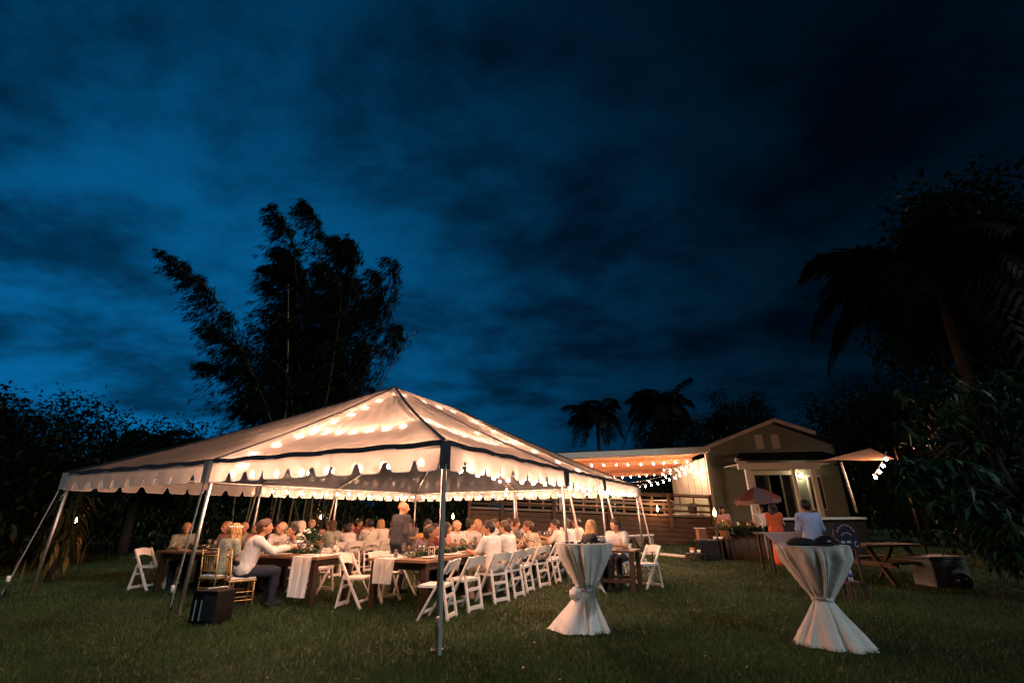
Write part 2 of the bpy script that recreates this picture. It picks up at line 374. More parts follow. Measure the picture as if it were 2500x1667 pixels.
V, F = leaves(P, D, .055, .028, .1); tag(inst('fallen_leaves', np_mesh('fallen_leaves', V, F, leafmat('fallen_leaf', (.05, .035, .015), (.16, .11, .05)))), 'small dry leaves scattered over the lawn', 'leaves', kind='stuff')

# ------------------------------------------------------------------ frame tent (30 x 40 ft), built in its own axes: w across, l along
WX = Vector((-0.9026, 0.4305, 0)); LX = Vector((0.4305, 0.9026, 0)); O0 = Vector((-0.88, 6.16, 0))
def T(w, l, z=0.0): return O0 + WX * w + LX * l + Vector((0, 0, z))
TW, TL, TE, TP = 9.5, 12.16, 2.31, 4.68
LB = [0, 4.56, 7.60, 12.16]
tent = thing('frame_tent', 'large white frame tent glowing from inside, scalloped valance, over the dinner tables', 'tent', T(TW / 2, TL / 2, 0))
tent_inv = Vector(tent.location)
def tb(mb, name, material, parent=None, smooth=False):
    """build tent geometry given in world coordinates as a child of the tent (or of a part at the tent origin)"""
    mb.v = [(x - tent_inv.x, y - tent_inv.y, z - tent_inv.z) for x, y, z in mb.v]
    return mb.build(name, material, parent or tent, smooth)
P1, P2 = T(TW / 2, LB[1], TP), T(TW / 2, LB[2], TP)
C = {'c0': T(0, 0, TE), 'm0': T(TW / 2, 0, TE), 'c2': T(TW, 0, TE), 'r1': T(0, LB[1], TE), 'r2': T(0, LB[2], TE), 'c3': T(0, TL, TE),
     'l1': T(TW, LB[1], TE), 'l2': T(TW, LB[2], TE), 'c4': T(TW, TL, TE), 'm1': T(TW / 2, TL, TE)}
def panel(A, B, P, Q, sag=0.13):
    """A,B on the eave; P over A, Q over B (equal for a triangle)"""
    def fn(u, v):
        e = A.lerp(B, v); t = P.lerp(Q, v); p = e.lerp(t, u)
        p.z -= sag * 4 * v * (1 - v) * (1 - u) ** 0.6 * (0.35 + u) * 1.1 + 0.10 * math.sin(math.pi * u) * 0.9
        p.z += (0.014 * math.sin(v * 21 + u * 9 + A.x) + .012 * math.sin(v * 47 + 3 * math.sin(u * 5) + B.y)) * (1 - u) * (.3 + u) * 1.6 + .02
        return p
    return MB().grid(fn, 18, 40)
def hip(A, P, u):
    p = A.lerp(P, u); p.z -= 0.10 * math.sin(math.pi * u) * 0.9 - .02; return p
panels = [('c0', 'm0', P1, P1), ('m0', 'c2', P1, P1), ('r1', 'c0', P1, P1), ('r2', 'r1', P2, P1), ('c3', 'r2', P2, P2), ('c2', 'l1', P1, P1), ('l1', 'l2', P1, P2), ('l2', 'c4', P2, P2), ('c4', 'm1', P2, P2), ('m1', 'c3', P2, P2)]
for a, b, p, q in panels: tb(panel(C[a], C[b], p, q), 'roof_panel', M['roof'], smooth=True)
RAFT = [('c0', P1), ('m0', P1), ('c2', P1), ('r1', P1), ('l1', P1), ('r2', P2), ('l2', P2), ('c3', P2), ('c4', P2), ('m1', P2)]
for a, p in RAFT:
    # dark seam flap on top, aluminium rafter beneath
    fl = MB(); pts = [hip(C[a], p, i / 12) for i in range(13)]
    side = (p - C[a]).cross(Vector((0, 0, 1))).normalized()
    for i in range(12):
        p0, p1_ = pts[i], pts[i + 1]; w0 = 0.035
        fl.add([p0 - side * w0 + Vector((0, 0, .012)), p0 + side * w0 + Vector((0, 0, .012)), p1_ + side * w0 + Vector((0, 0, .012)), p1_ - side * w0 + Vector((0, 0, .012)), p0 + Vector((0, 0, .035)), p1_ + Vector((0, 0, .035))],
               [(0, 4, 5, 3), (4, 1, 2, 5)])
    tb(fl, 'seam_flap', M['strapdark'], smooth=True)
    d = Vector((0, 0, -.12)); tb(MB().tube([C[a] + Vector((0, 0, -.02)), C[a].lerp(p, .5) + d * 1.6, p + d], 0.028, 8), 'rafter', M['alu'], smooth=True)
tb(MB().tube([P1 + Vector((0, 0, -.12)), P2 + Vector((0, 0, -.12))], 0.028, 8), 'ridge_pole', M['alu'], smooth=True)
ring = [('c0', 'm0'), ('m0', 'c2'), ('c2', 'l1'), ('l1', 'l2'), ('l2', 'c4'), ('c4', 'm1'), ('m1', 'c3'), ('c3', 'r2'), ('r2', 'r1'), ('r1', 'c0')]
CEN = T(TW / 2, TL / 2, TE)
for a, b in ring:
    A, B = C[a], C[b]; d = (B - A); n = d.cross(Vector((0, 0, 1))).normalized()
    if (A.lerp(B, .5) - CEN).dot(n) < 0: n = -n
    tb(MB().tube([A - n * .05 + Vector((0, 0, -.03)), B - n * .05 + Vector((0, 0, -.03))], 0.028, 8), 'eave_pipe', M['alu'], smooth=True)
    # dark keder band along the eave, slightly rippled
    bd = MB(); k = 30
    def bf(u, v): 
        p = A.lerp(B, u) + n * (0.035 + .012 * math.sin(u * 25)); p.z += .035 - .070 * v + .010 * math.sin(u * 33 + 1); return p
    bd.grid(bf, k, 2); tb(bd, 'eave_band', M['strapdark'], smooth=True)
    # scalloped valance
    nsc = max(4, round(d.length / 0.50)); k = nsc * 24
    def bot(t):
        ph = (t * nsc + .10 * math.sin(t * 17 + A.x) + .06 * math.sin(t * 41 + B.y)) % 1.0; x = abs(ph - .0); x = min(ph, 1 - ph)
        notch = math.exp(-(x / .115) ** 4) * .115 + math.exp(-(x / .17) ** 2) * .025
        rnd = .02 * math.exp(-((x - .5) / .25) ** 2)
        return .325 - notch
    va = MB()
    def vf(u, v):
        p = A.lerp(B, u) + n * (0.025 + .02 * math.sin(u * nsc * 6.28 + 1.2) * v + .012 * math.sin(u * 47) * v); p.z -= .02 + bot(u) * v; return p
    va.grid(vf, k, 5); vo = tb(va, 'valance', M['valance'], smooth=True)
    hm = MB().tube([vf(i / k, 1.0) for i in range(k + 1)], 0.006, 4)
    tb(hm, 'hem', M['whitecap'], vo)
for key in ('c0', 'm0', 'c2', 'r1', 'r2', 'c3', 'l1', 'l2', 'c4', 'm1'):
    a = C[key]; out = (a - CEN); out.z = 0; out.normalize(); b = a.copy(); b.z = 0.0; b += out * 0.03
    top = a - out * .05 + Vector((0, 0, -.03))
    tb(MB().tube([b + Vector((0, 0, .0)), top], 0.031, 10), 'leg', M['alu'], smooth=True)
    tb(MB().box(b + Vector((0, 0, .006)), (.14, .14, .012)), 'foot_plate', M['steel'])
    # corner cover of the eave
    tb(MB().box(a + out * .045 + Vector((0, 0, -.16)), (.13, .10, .34), math.atan2(out.y, out.x) + R(90)), 'corner_flap', M['strapdark'] if key in ('c0', 'r1', 'r2') else M['valance'])
    sd_ = out.copy()
    if key in ('m0', 'm1'): sd_ = LX * (-1 if key == 'm0' else 1)
    elif key in ('r1', 'r2'): sd_ = -WX
    elif key in ('l1', 'l2'): sd_ = WX
    if key == 'm0': sd_ = Vector((-1.0, .95, 0))
    foot = b + sd_ * 0.42; foot.z = .05
    tb(MB().beam(a + out * .05 + Vector((0, 0, -.10)), foot, .04, .006, up=LX), 'ratchet_strap', M['strap'])
stake_lab = {'c0': 'white capped dark tent stake at the foot of the nearest tent leg', 'm0': 'white capped dark tent stake beside the black equipment case', 'c3': 'white capped dark tent stake by the strip of pale board', 'r1': 'white capped dark tent stake behind the nearer cocktail table',
             'r2': 'white capped dark tent stake on the open lawn beyond the small dark table', 'c2': 'white capped dark tent stake at the leftmost tent leg'}
for key, lb in stake_lab.items():
    a = C[key]; out = (a - CEN); out.z = 0; out.normalize(); p = a + out * .40; p.z = 0
    if key == 'c0': p = Vector((-.81, 5.93, 0))
    if key == 'm0': p = a + Vector((-.42, .38, 0))
    p.z = 0
    t = thing('tent_stake', lb, 'tent stake', p, group='capped tent stakes'); t.rotation_euler = (R(4), R(-3), 0)
    MB().tube([(0, 0, -.02), (0, 0, .30)], .017, 8).build('stake', M['black'], t, True)
    MB().lathe([(.026, .27), (.032, .275), (.034, .36), (.028, .375), (0, .378)], 12).build('cap', M['whitecap'], t, True)

# ------------------------------------------------------------------ string lights (bulbs give the light)
bulb_me = MB().lathe([(1e-6, -.040), (.018, -.034), (.028, -.012), (.026, .008), (.014, .026)], 8).mesh('bulb', M['bulb'], True)
bulb_in = bulb_me.copy(); bulb_in.materials.clear(); bulb_in.materials.append(M['bulbin'])
bulb_hot = bulb_me.copy(); bulb_hot.materials.clear(); bulb_hot.materials.append(M['bulbhot'])
sock_me = MB().lathe([(.014, .024), (.015, .07), (.008, .074)], 8).mesh('socket', M['black'], True)
def lights(label, pts, nb, sag=0.0, group=None, hot=False, size=1.0, off=0.5, inn=False):
    t = thing('string_lights', label, 'string lights', pts[0], group=group)
    p0 = Vector(pts[0]); path = []
    for a, b in zip(pts[:-1], pts[1:]):
        a, b = Vector(a), Vector(b)
        for i in range(12):
            u = i / 12; q = a.lerp(b, u); q.z -= sag * 4 * u * (1 - u); path.append(q)
    path.append(Vector(pts[-1]))
    MB().tube([q - p0 for q in path], .006, 5).build('cord', M['cord'], t)
    seg = [0]
    for a, b in zip(path[:-1], path[1:]): seg.append(seg[-1] + (b - a).length)
    for i in range(nb):
        s = seg[-1] * (i + off + rng.uniform(-.08, .08)) / nb; k = max(j for j in range(len(seg) - 1) if seg[j] <= s)
        u = (s - seg[k]) / (seg[k + 1] - seg[k]); q = path[k].lerp(path[k + 1], u)
        bo = inst('bulb', bulb_hot if hot else (bulb_in if inn else bulb_me), t, q - p0 + Vector((0, 0, -.075 * size)), (rng.normal(0, .12), rng.normal(0, .12), 0), (size,) * 3)
        inst('socket', sock_me, bo)
G = 'bulb strings inside the tent'
zE = TE - .10
def inw(w, l, z): return T(w, l, z)
e = .30
lights('bulb string along the near eave between middle leg and nearest leg', [inw(TW / 2, e, zE), inw(e, e, zE)], 8, .06, G, inn=True)
lights('bulb string along the right eave, nearest bay', [inw(.13, e, zE - .10), inw(.13, LB[1], zE - .10)], 8, .06, G, inn=True)
lights('bulb string along the right eave, middle bay', [inw(.13, LB[1], zE - .10), inw(.13, LB[2], zE - .10)], 6, .06, G, inn=True)
lights('bulb string along the right eave, farthest bay', [inw(.13, LB[2], zE - .10), inw(.13, TL - e, zE - .10)], 10, .06, G, inn=True)
lights('bulb string along the far left eave, middle bay', [inw(TW - e, LB[1], zE), inw(TW - e, LB[2], zE)], 6, .06, G)
lights('bulb string along the far left eave, farthest bay', [inw(TW - e, LB[2], zE), inw(TW - e, TL - e, zE)], 8, .06, G)
lights('bulb string along the far eave, left of its middle leg', [inw(TW - e, TL - e, zE), inw(TW / 2, TL - e, zE)], 8, .06, G)
lights('bulb string along the far eave, right of its middle leg', [inw(TW / 2, TL - e, zE), inw(e, TL - e, zE)], 8, .06, G)
def slope(w0, l0, u):   # a point under the fabric, u from the eave to the ridge
    pk = P1 if l0 < (LB[1] + LB[2]) / 2 else P2
    a = T(w0, l0, TE); q = a.lerp(pk, u); q.z -= .30; return q
lights('bulb string climbing from the near middle leg to the front peak', [slope(4.6, 0, .10), slope(4.6, 0, .93)], 8, .05, G, inn=True)
lights('bulb string crossing the near slope at mid height, right half', [slope(4.75, 0, .42), slope(0.0, 0, .36)], 7, .10, G, inn=True)
lights('bulb string running under the right slope, nearest bay', [slope(0.0, 0.2, .45), slope(0.0, LB[1], .34)], 7, .10, G, inn=True)
lights('bulb string running under the right slope, middle bay', [slope(0.0, LB[1], .5), T(TW * .27, LB[2], 3.35)], 5, .08, G, inn=True)
lights('bulb string climbing from the second right leg to the rear peak', [slope(0, LB[2], .08), slope(0, LB[2], .92)], 6, .05, G, inn=True)
lights('bulb string along the ridge between the two peaks', [P1 + Vector((0, 0, -.30)), P2 + Vector((0, 0, -.30))], 4, .06, G, inn=True)
lights('bulb string climbing the far hip to the rear peak', [slope(TW / 2, TL, .08), slope(TW / 2, TL, .92)], 6, .05, G, inn=True)
# ------------------------------------------------------------------ covered lanai with raised deck (the lawn falls slightly against it)
SL = -0.0435                        # fall of the deck boards against the lawn, per metre of x
def dz(x): return 1.23 + SL * (x - 9.76)
DX0, DX1, DY0, DY1 = -2.25, 10.05, 25.0, 31.0
deck = thing('lanai_deck', 'raised wooden deck with plank skirting and open railing behind the tent', 'deck', (4, 25, 0))
def db(mb, name, material, parent=None, smooth=False, root=None):
    root = root or deck; l = root.location
    mb.v = [(x - l.x, y - l.y, z - l.z) for x, y, z in mb.v]
    return mb.build(name, material, parent or root, smooth)
for i in range(8):                  # skirting planks, each a board of its own
    z0 = -.10 - i * .225
    db(MB().beam((DX0, DY0 + .03 + .008 * (i % 2), dz(DX0) + z0 - .11), (DX1, DY0 + .03 + .008 * (i % 2), dz(DX1) + z0 - .11), .035, .205), 'skirting_plank', M['deckwood'])
db(MB().beam((DX0, DY0 - .02, dz(DX0)), (DX1, DY0 - .02, dz(DX1)), .06, .10), 'deck_fascia', M['deckfloor'])
for i in range(20):
    y0 = DY0 + .02 + i * .30
    db(MB().add([(DX0, y0, dz(DX0) + .05), (DX1, y0, dz(DX1) + .05), (DX1, y0 + .285, dz(DX1) + .05), (DX0, y0 + .285, dz(DX0) + .05),
                 (DX0, y0, dz(DX0) + .01), (DX1, y0, dz(DX1) + .01), (DX1, y0 + .285, dz(DX1) + .01), (DX0, y0 + .285, dz(DX0) + .01)], [(0, 1, 2, 3), (7, 6, 5, 4), (0, 4, 5, 1), (1, 5, 6, 2), (2, 6, 7, 3), (3, 7, 4, 0)]), 'floor_board', M['deckfloor'])
db(MB().box((DX0 + .03, 28, .75), (.05, 5.9, 1.7)), 'side_skirt', M['deckwood'])
# front railing
RT = 1.02
rail = db(MB().beam((DX0, DY0 + .02, dz(DX0) + RT), (DX1, DY0 + .02, dz(DX1) + RT), .14, .05), 'top_rail', M['deckwood'])
db(MB().beam((DX0, DY0 + .02, dz(DX0) + RT - .09), (DX1, DY0 + .02, dz(DX1) + RT - .09), .04, .09), 'upper_rail', M['deckwood'])
db(MB().beam((DX0, DY0 + .02, dz(DX0) + .52), (DX1, DY0 + .02, dz(DX1) + .52), .05, .12), 'middle_rail', M['deckfloor'])
db(MB().beam((DX0, DY0 + .02, dz(DX0) + .22), (DX1, DY0 + .02, dz(DX1) + .22), .04, .09), 'lower_rail', M['deckwood'])
for x in (-2.2, -.55, 2.06, 4.84, 7.9, 10.0):
    db(MB().box((x, DY0 - .07, dz(x) + .18), (.16, .13, 1.75)), 'railing_post', M['deckwood'])
for x in (.35, 1.2, 2.9, 3.7, 5.65, 6.5, 7.1, 8.5, 9.2):
    db(MB().box((x, DY0 + .07, dz(x) + .70), (.085, .05, .55)), 'baluster', M['deckfloor'])
# back railing (seen through)
db(MB().beam((DX0, DY1, dz(DX0) + .9), (DX1, DY1, dz(DX1) + .9), .09, .08), 'back_rail', M['deckfloor'])
db(MB().beam((DX0, DY1, dz(DX0) + .45), (DX1, DY1, dz(DX1) + .45), .09, .08), 'back_rail', M['deckfloor'])
for x in np.linspace(-1.5, 9.5, 14):
    db(MB().box((x, DY1 + .03, dz(x) + .45), (.10, .09, .95)), 'back_baluster', M['deckfloor'])
# roof of the lanai
lan = thing('lanai_roof', 'cedar boarded lanai roof with white fascia hung with bulb strings', 'roof', (6, 25, 0))
lb_ = lambda mb, n, m, p=None: db(mb, n, m, p, root=lan)
def rz_(x, y): return 4.05 + .036 * (x - 2.6) - .075 * (y - 25)
lb_(MB().beam((-2.2, 24.86, rz_(-2.2, 25) + .22), (10.35, 24.86, rz_(10.35, 25) + .22), .08, .27), 'fascia', M['trim'])
lb_(MB().beam((-2.2, 24.95, rz_(-2.2, 25) + .05), (10.15, 24.95, rz_(10.15, 25) + .05), .10, .07), 'gutter_trim', M['trim'])
lb_(MB().add([(-2.2, 24.8, rz_(-2.2, 25) + .40), (10.4, 24.8, rz_(10.4, 25) + .40), (10.4, 31.6, rz_(10.4, 31.6) + .40), (-2.2, 31.6, rz_(-2.2, 31.6) + .40), (-2.2, 24.8, rz_(-2.2, 25) + .36), (10.4, 24.8, rz_(10.4, 25) + .36), (10.4, 31.6, rz_(10.4, 31.6) + .36), (-2.2, 31.6, rz_(-2.2, 31.6) + .36)],
         [(0, 1, 2, 3), (7, 6, 5, 4), (0, 4, 5, 1), (1, 5, 6, 2), (2, 6, 7, 3), (3, 7, 4, 0)]), 'roof_sheet', M['shingle'])
for i in range(16):                 # ceiling boards
    y0 = 25.05 + i * .40; t = .004 * (i % 2)
    lb_(MB().beam((-2.15, y0 + .2, rz_(-2.15, y0 + .2) + .17 + t), (10.1, y0 + .2, rz_(10.1, y0 + .2) + .17 + t), .385, .03), 'ceiling_board', M['cedar'])
lb_(MB().beam((-2.15, 27.0, rz_(-2.1, 27) + .02), (10.1, 27.0, rz_(10.1, 27) + .02), .12, .26), 'beam', M['cedar'])
lb_(MB().beam((-2.15, 31.2, rz_(-2.1, 31) + .0), (10.1, 31.2, rz_(10.1, 31) + .0), .12, .26), 'beam', M['cedar'])
lb_(MB().beam((10.10, 24.92, .3), (10.14, 24.92, 4.35), .13, .13), 'corner_post', M['trim'])
lb_(MB().beam((2.4, 24.92, 1.6), (2.4, 24.92, 4.1), .13, .13), 'front_post', M['trim'])
M['wallboard'] = mat('grey_white_board', (.36, .33, .29), .7, noise=.15, nscale=3)
# side wall of the lanai: white boards
for i in range(12):
    y0 = 25.25 + i * .48
    lb_(MB().box((10.16 + .02 * (i % 2), y0 + .22, 2.55), (.05, .43, 3.2)), 'wall_board', M['wallboard'])
lb_(MB().box((10.02, 28.0, 1.65), (.04, 5.6, .9)), 'wainscot', M['housewall'])
# back screen: dark garden wall behind the deck
# bulb strings of the lanai
GL = 'bulb strings on the lanai'
lights('bulb string sagging in a deep loop under the lanai roof', [(4.3, 24.7, 2.82), (9.75, 26.0, 3.75)], 16, .42, GL, True, 1.4)
lights('second cord looping beside the deep bulb string on the lanai', [(4.3, 24.75, 2.95), (9.8, 26.3, 3.95)], 5, .40, GL, True, 1.1)
lights('bulb string across the cedar ceiling, nearest the fascia', [(2.6, 25.6, 3.98), (9.9, 26.2, 4.20)], 11, .10, GL, True, 1.4)
lights('bulb string across the cedar ceiling, behind the beam', [(2.6, 29.2, 3.62), (10.0, 28.4, 3.80)], 16, .18, GL, True, 1.3)
lights('short bulb string bunched in the lanai corner', [(8.2, 26.6, 3.75), (9.9, 26.9, 4.0)], 5, .12, GL, True, 1.1)
lights('bulb string hanging down the white wall corner of the lanai', [(9.5, 25.6, 4.05), (9.85, 26.0, 3.2)], 4, .0, GL, True, 1.1)
# things on the deck
t = thing('planter_urn', 'dark potted urn standing on the deck by the white wall', 'urn', (9.5, 26.2, dz(9.5) + .05))
MB().lathe([(.14, 0), (.20, .1), (.24, .42), (.27, .46), (.22, .47), (.20, .40), (0, .40)], 16).build('pot', M['black'], t, True)
V, F = leaves(np.tile([[0, 0, .42]], (60, 1)) + rng.normal(0, .05, (60, 3)), rng.normal(0, .6, (60, 3)) + [0, 0, .8], .3, .06); inst('foliage', np_mesh('foliage', V, F, M['darkleaf']), t)
for lbl, x, y in (('small round bar table on the deck behind the railing', 6.9, 27), ('low round side table on the deck near the white wall', 8.3, 27.3), ('low round side table on the deck, left of the bar table', 5.6, 27.2)):
    t = thing('deck_table', lbl, 'table', (x, y, dz(x) + .05), group='tables on the deck'); h = .72 if 'low' in lbl else .95
    MB().lathe([(.45, h), (.46, h + .02), (.45, h + .04), (0, h + .04)], 20).build('top', M['trim'], t)
    MB().tube([(0, 0, 0), (0, 0, h)], .04, 8).build('stem', M['steel'], t, True)
    MB().lathe([(.24, 0), (.23, .03), (.05, .05)], 16).build('base', M['steel'], t, True)
t = thing('food_tray', 'bright oval tray lying on the deck floor edge', 'tray', (8.9, 25.7, dz(8.9) + .055))
MB().lathe([(.55, 0), (.62, .05), (.60, .055), (.5, .02), (0, .02)], 24, sx=1.2, sy=.5).build('dish', M['ceramic'], t, True)

# ------------------------------------------------------------------ house with gable and porch
house = thing('house', 'green grey house with a low gable, twin louvre vents and white trimmed porch', 'house', (14, 25, 0))
hb = lambda mb, n, m, p=None, s=False: db(mb, n, m, p, s, root=house)
def wallpoly(pts, y, th): return MB().prism([(x, z) for x, z in pts], (0, y, 0), (1, 0, 0), (0, 0, 1), th)
# gable wall with door opening built as separate boards of wall
hb(wallpoly([(10.26, -.1), (12.46, -.1), (12.46, 3.30), (14.50, 3.30), (14.50, -.1), (17.0, -.1), (17.0, 4.75), (13.96, 5.90), (10.26, 4.50)], 25.15, .16), 'wall', M['housewall'])
hb(MB().box((16.9, 28.4, 2.3), (.16, 6.4, 4.8)), 'side_wall', M['housewall'])
roofp = hb(MB().prism([(0, 0), (3.82, 1.42), (3.78, 1.56), (-.04, .14)], (10.20, 28.6, 4.52), (1, 0, 0), (0, 0, 1), 7.6), 'roof', M['shingle'])
hb(MB().prism([(0, 0), (3.5, -1.23), (3.55, -1.09), (.04, .14)], (14.02, 28.6, 5.94), (1, 0, 0), (0, 0, 1), 7.6), 'roof', M['shingle'])
hb(MB().beam((10.12, 24.75, 4.60), (13.98, 24.75, 6.04), .06, .20), 'barge_board', M['trim'])
hb(MB().beam((13.98, 24.75, 6.04), (16.0, 24.75, 5.33), .06, .20), 'barge_board', M['trim'])
for x0, x1 in ((12.92, 13.27), (13.79, 14.13)):
    v = hb(MB().box(((x0 + x1) / 2, 25.045, 4.94), (x1 - x0 + .06, .05, .74)), 'louvre_vent', M['trim'])
    for k in range(7):
        rot = Matrix.Rotation(R(35), 3, 'X')
        hb(MB().box(((x0 + x1) / 2, 25.0, 4.64 + k * .1), (x1 - x0 - .02, .07, .012), rot=rot), 'slat', M['trim'], v)
# door: recessed dark opening with frame and sliding glass leaves
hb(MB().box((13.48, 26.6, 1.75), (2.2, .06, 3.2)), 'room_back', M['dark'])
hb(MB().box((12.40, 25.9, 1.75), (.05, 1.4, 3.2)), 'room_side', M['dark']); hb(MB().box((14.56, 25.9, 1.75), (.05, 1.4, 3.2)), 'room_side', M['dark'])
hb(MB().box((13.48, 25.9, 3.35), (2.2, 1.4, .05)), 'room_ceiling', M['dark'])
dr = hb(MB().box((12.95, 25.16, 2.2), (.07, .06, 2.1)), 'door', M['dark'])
for x in (12.5, 13.25, 13.9, 14.42):
    hb(MB().box((x, 25.12, 2.2), (.07, .08, 2.14)), 'mullion', M['housewall'], dr)
for xa, xb in ((12.54, 13.2), (13.95, 14.38)):
    hb(MB().box(((xa + xb) / 2, 25.17, 2.2), (xb - xa, .012, 2.1)), 'pane', M['pane'], dr)
hb(MB().box((12.40, 25.03, 2.2), (.16, .08, 2.3)), 'door_frame', M['trim']); hb(MB().box((14.56, 25.03, 2.2), (.22, .08, 2.3)), 'door_frame', M['trim']); hb(MB().box((13.48, 25.03, 3.34), (2.4, .09, .2)), 'door_frame', M['trim'])
hb(MB().box((13.6, 24.4, 1.02), (4.2, 1.4, .12)), 'porch_floor', M['deckfloor'])
win = hb(MB().box((15.55, 25.03, 2.35), (.75, .07, 1.7)), 'window', M['trim'])
hb(MB().box((15.55, 24.99, 2.35), (.6, .02, 1.55)), 'pane', M['pane'], win)
# porch
hb(MB().add([(10.75, 22.95, 3.80), (16.3, 22.95, 3.82), (16.3, 25.05, 4.42), (11.9, 25.05, 4.36), (10.75, 22.95, 3.74), (16.3, 22.95, 3.76), (16.3, 25.05, 4.34), (11.9, 25.05, 4.28)], [(0, 1, 2, 3), (7, 6, 5, 4), (0, 4, 5, 1), (1, 5, 6, 2), (2, 6, 7, 3), (3, 7, 4, 0)]), 'porch_roof', M['shingle'])
hb(MB().beam((10.80, 23.05, 3.50), (14.72, 23.05, 3.50), .10, .30), 'porch_beam', M['trim'])
hb(MB().beam((10.70, 22.98, 3.82), (11.25, 23.0, 3.62), .06, .16), 'rafter_tail', M['trim'])
hb(MB().box((13.1, 24.0, 3.62), (4.4, 1.9, .03)), 'porch_ceiling', M['trim'])
for x, w in ((11.24, .22), (13.42, .12), (14.35, .20)):
    hb(MB().box((x, 23.08, 2.18), (w, .16, 2.36)), 'porch_post', M['trim'])
lamp = thing('wall_lamp', 'bright wall lamp lighting the porch beside the door', 'lamp', (14.82, 24.9, 3.18))
MB().box((0, .09, 0), (.12, .06, .2)).build('bracket', M['black'], lamp)
MB().ball((0, 0, 0), .09, 12, 8).build('globe', emit('porch_lamp', (1.0, .80, .48), 130), lamp, True)

# ------------------------------------------------------------------ awning with lights at the right of the house
aw = thing('fabric_awning', 'orange lit fabric awning stretched beside the house at the right', 'awning', (12.2, 17, 3))
def af(u, v): return Vector((-1.2 + 2.2 * u, .5 - 1.0 * v, .12 + (.50 - .50 * v) * u - .04 * math.sin(math.pi * u) * v))
MB().grid(af, 12, 8).build('canopy', fabric('awning_canvas', (0.62, 0.36, 0.22), .4, .0), aw, True)
MB().tube([(-.75, -.3, .05), (-.66, -.35, -1.6)], .035, 8).build('pole', M['trim'], aw, True)
MB().tube([(1.05, -.55, .52), (1.15, -.55, -2.98)], .03, 8).build('pole', M['darkwood'], aw, True)
lights('short bulb string hanging from the orange awning', [(12.9, 16.4, 3.35), (12.05, 16.2, 2.55)], 4, .05, None, False, 1.6)
lights('scattered bulb string in the dark tree right of the awning', [(13.0, 15.8, 3.2), (12.6, 15.4, 2.3)], 3, .05, None, False, 1.1)

# ------------------------------------------------------------------ bar corner at the right
bar = thing('wooden_bar', 'dark wooden garden bar counter draped with greenery, left of the woman in orange', 'bar', (7.9, 16.8, 0))
for i, x in enumerate(np.linspace(-1.0, 1.0, 9)): MB().box((x, 0.006 * (i % 2), .44), (.235, .06, .88)).build('front_plank', M['deckwood'], bar)
MB().box((0, .25, .93), (2.3, .72, .05)).build('counter', M['darkwood'], bar, bevel=.006)
MB().box((-.98, .02, .44), (.30, .10, .9)).build('corner_post', mat('red_brown_post', (.22, .07, .03), .6, noise=.2), bar)
P = np.stack([rng.uniform(-1.1, 1.1, 900), rng.normal(-.08, .1, 900), .97 - np.abs(rng.normal(0, .07, 900))], -1)
V, F = leaves(P, rng.normal(0, 1, (900, 3)) + [0, -.4, -.2], .16, .05); inst('garland', np_mesh('garland', V, F, M['hedgeleaf']), bar)
t = thing('back_bar', 'long bar counter with a pale top edge behind the man in blue', 'bar', (9.25, 15.2, 0))
MB().box((0, 0, 1.24), (2.7, .55, .06)).build('counter', M['trim'], t, bevel=.006)
for x in np.linspace(-1.2, 1.2, 9): MB().box((x, -.16 + .005 * (round(x * 10) % 2), .6), (.29, .05, 1.2)).build('front_plank', M['darkwood'], t)
t = thing('draped_table', 'buffet table under a pinkish grey cloth beside the woman in orange', 'table', (7.05, 13.2, 0))
MB().box((0, 0, .90), (1.2, .7, .03)).build('top', M['darkwood'], t)
for sx in (-.5, .5):
    for sy in (-.28, .28): MB().box((sx, sy, .44), (.05, .05, .88)).build('leg', M['darkwood'], t)
def dr_(u, v):
    x = -.66 + 1.32 * u; return Vector((x + .05 * math.sin(u * 17) * v + .28 * v * (1 - u), -.37 - .05 * math.sin(u * 31) * v, .93 - v * (.30 + .35 * math.sin(u * 3.0))))
c_ = MB().grid(dr_, 40, 10); c_.grid(lambda u, v: Vector((-.66 + 1.32 * u, -.37 + .76 * v, .93)), 10, 4)
c_.build('tablecloth', fabric('pink_grey_cloth', (.62, .50, .52), .15, 0, gloss=0), t, True)

# market umbrella with red and white panels
um = thing('patio_umbrella', 'faded red and grey patio umbrella open above the bar', 'umbrella', (8.24, 16.6, 0))
MB().tube([(0.05, 0, 0), (0, 0, 2.2)], .022, 8).build('pole', M['trim'], um, True)
rim = [(.72 * math.cos(2 * math.pi * k / 8 + .2), .72 * math.sin(2 * math.pi * k / 8 + .2), 1.86 + .05 * math.cos(2 * math.pi * k / 8)) for k in range(8)]
UM = [fabric('umbrella_red', (.24, .07, .055), .25, 0, gloss=0), fabric('umbrella_faded', (.22, .15, .15), .25, 0, gloss=0)]
for k in range(8):
    a, b = Vector(rim[k]), Vector(rim[(k + 1) % 8]); ap = Vector((0, 0, 2.24))
    def pf(u, v): q = a.lerp(b, v).lerp(ap, u); q.z += .05 * math.sin(math.pi * u) - .04 * (1 - u) * math.sin(math.pi * v); return q
    MB().grid(pf, 6, 4).build('canopy_panel', UM[k % 2], um, True)
    def ff(u, v): q = a.lerp(b, v); q.z += -.13 * u - .04 * math.sin(math.pi * v); return q
    MB().grid(ff, 2, 4).build('flap', UM[1], um, True)
    MB().tube([(0, 0, 1.95), rim[k]], .008, 5).build('rib', M['trim'], um)

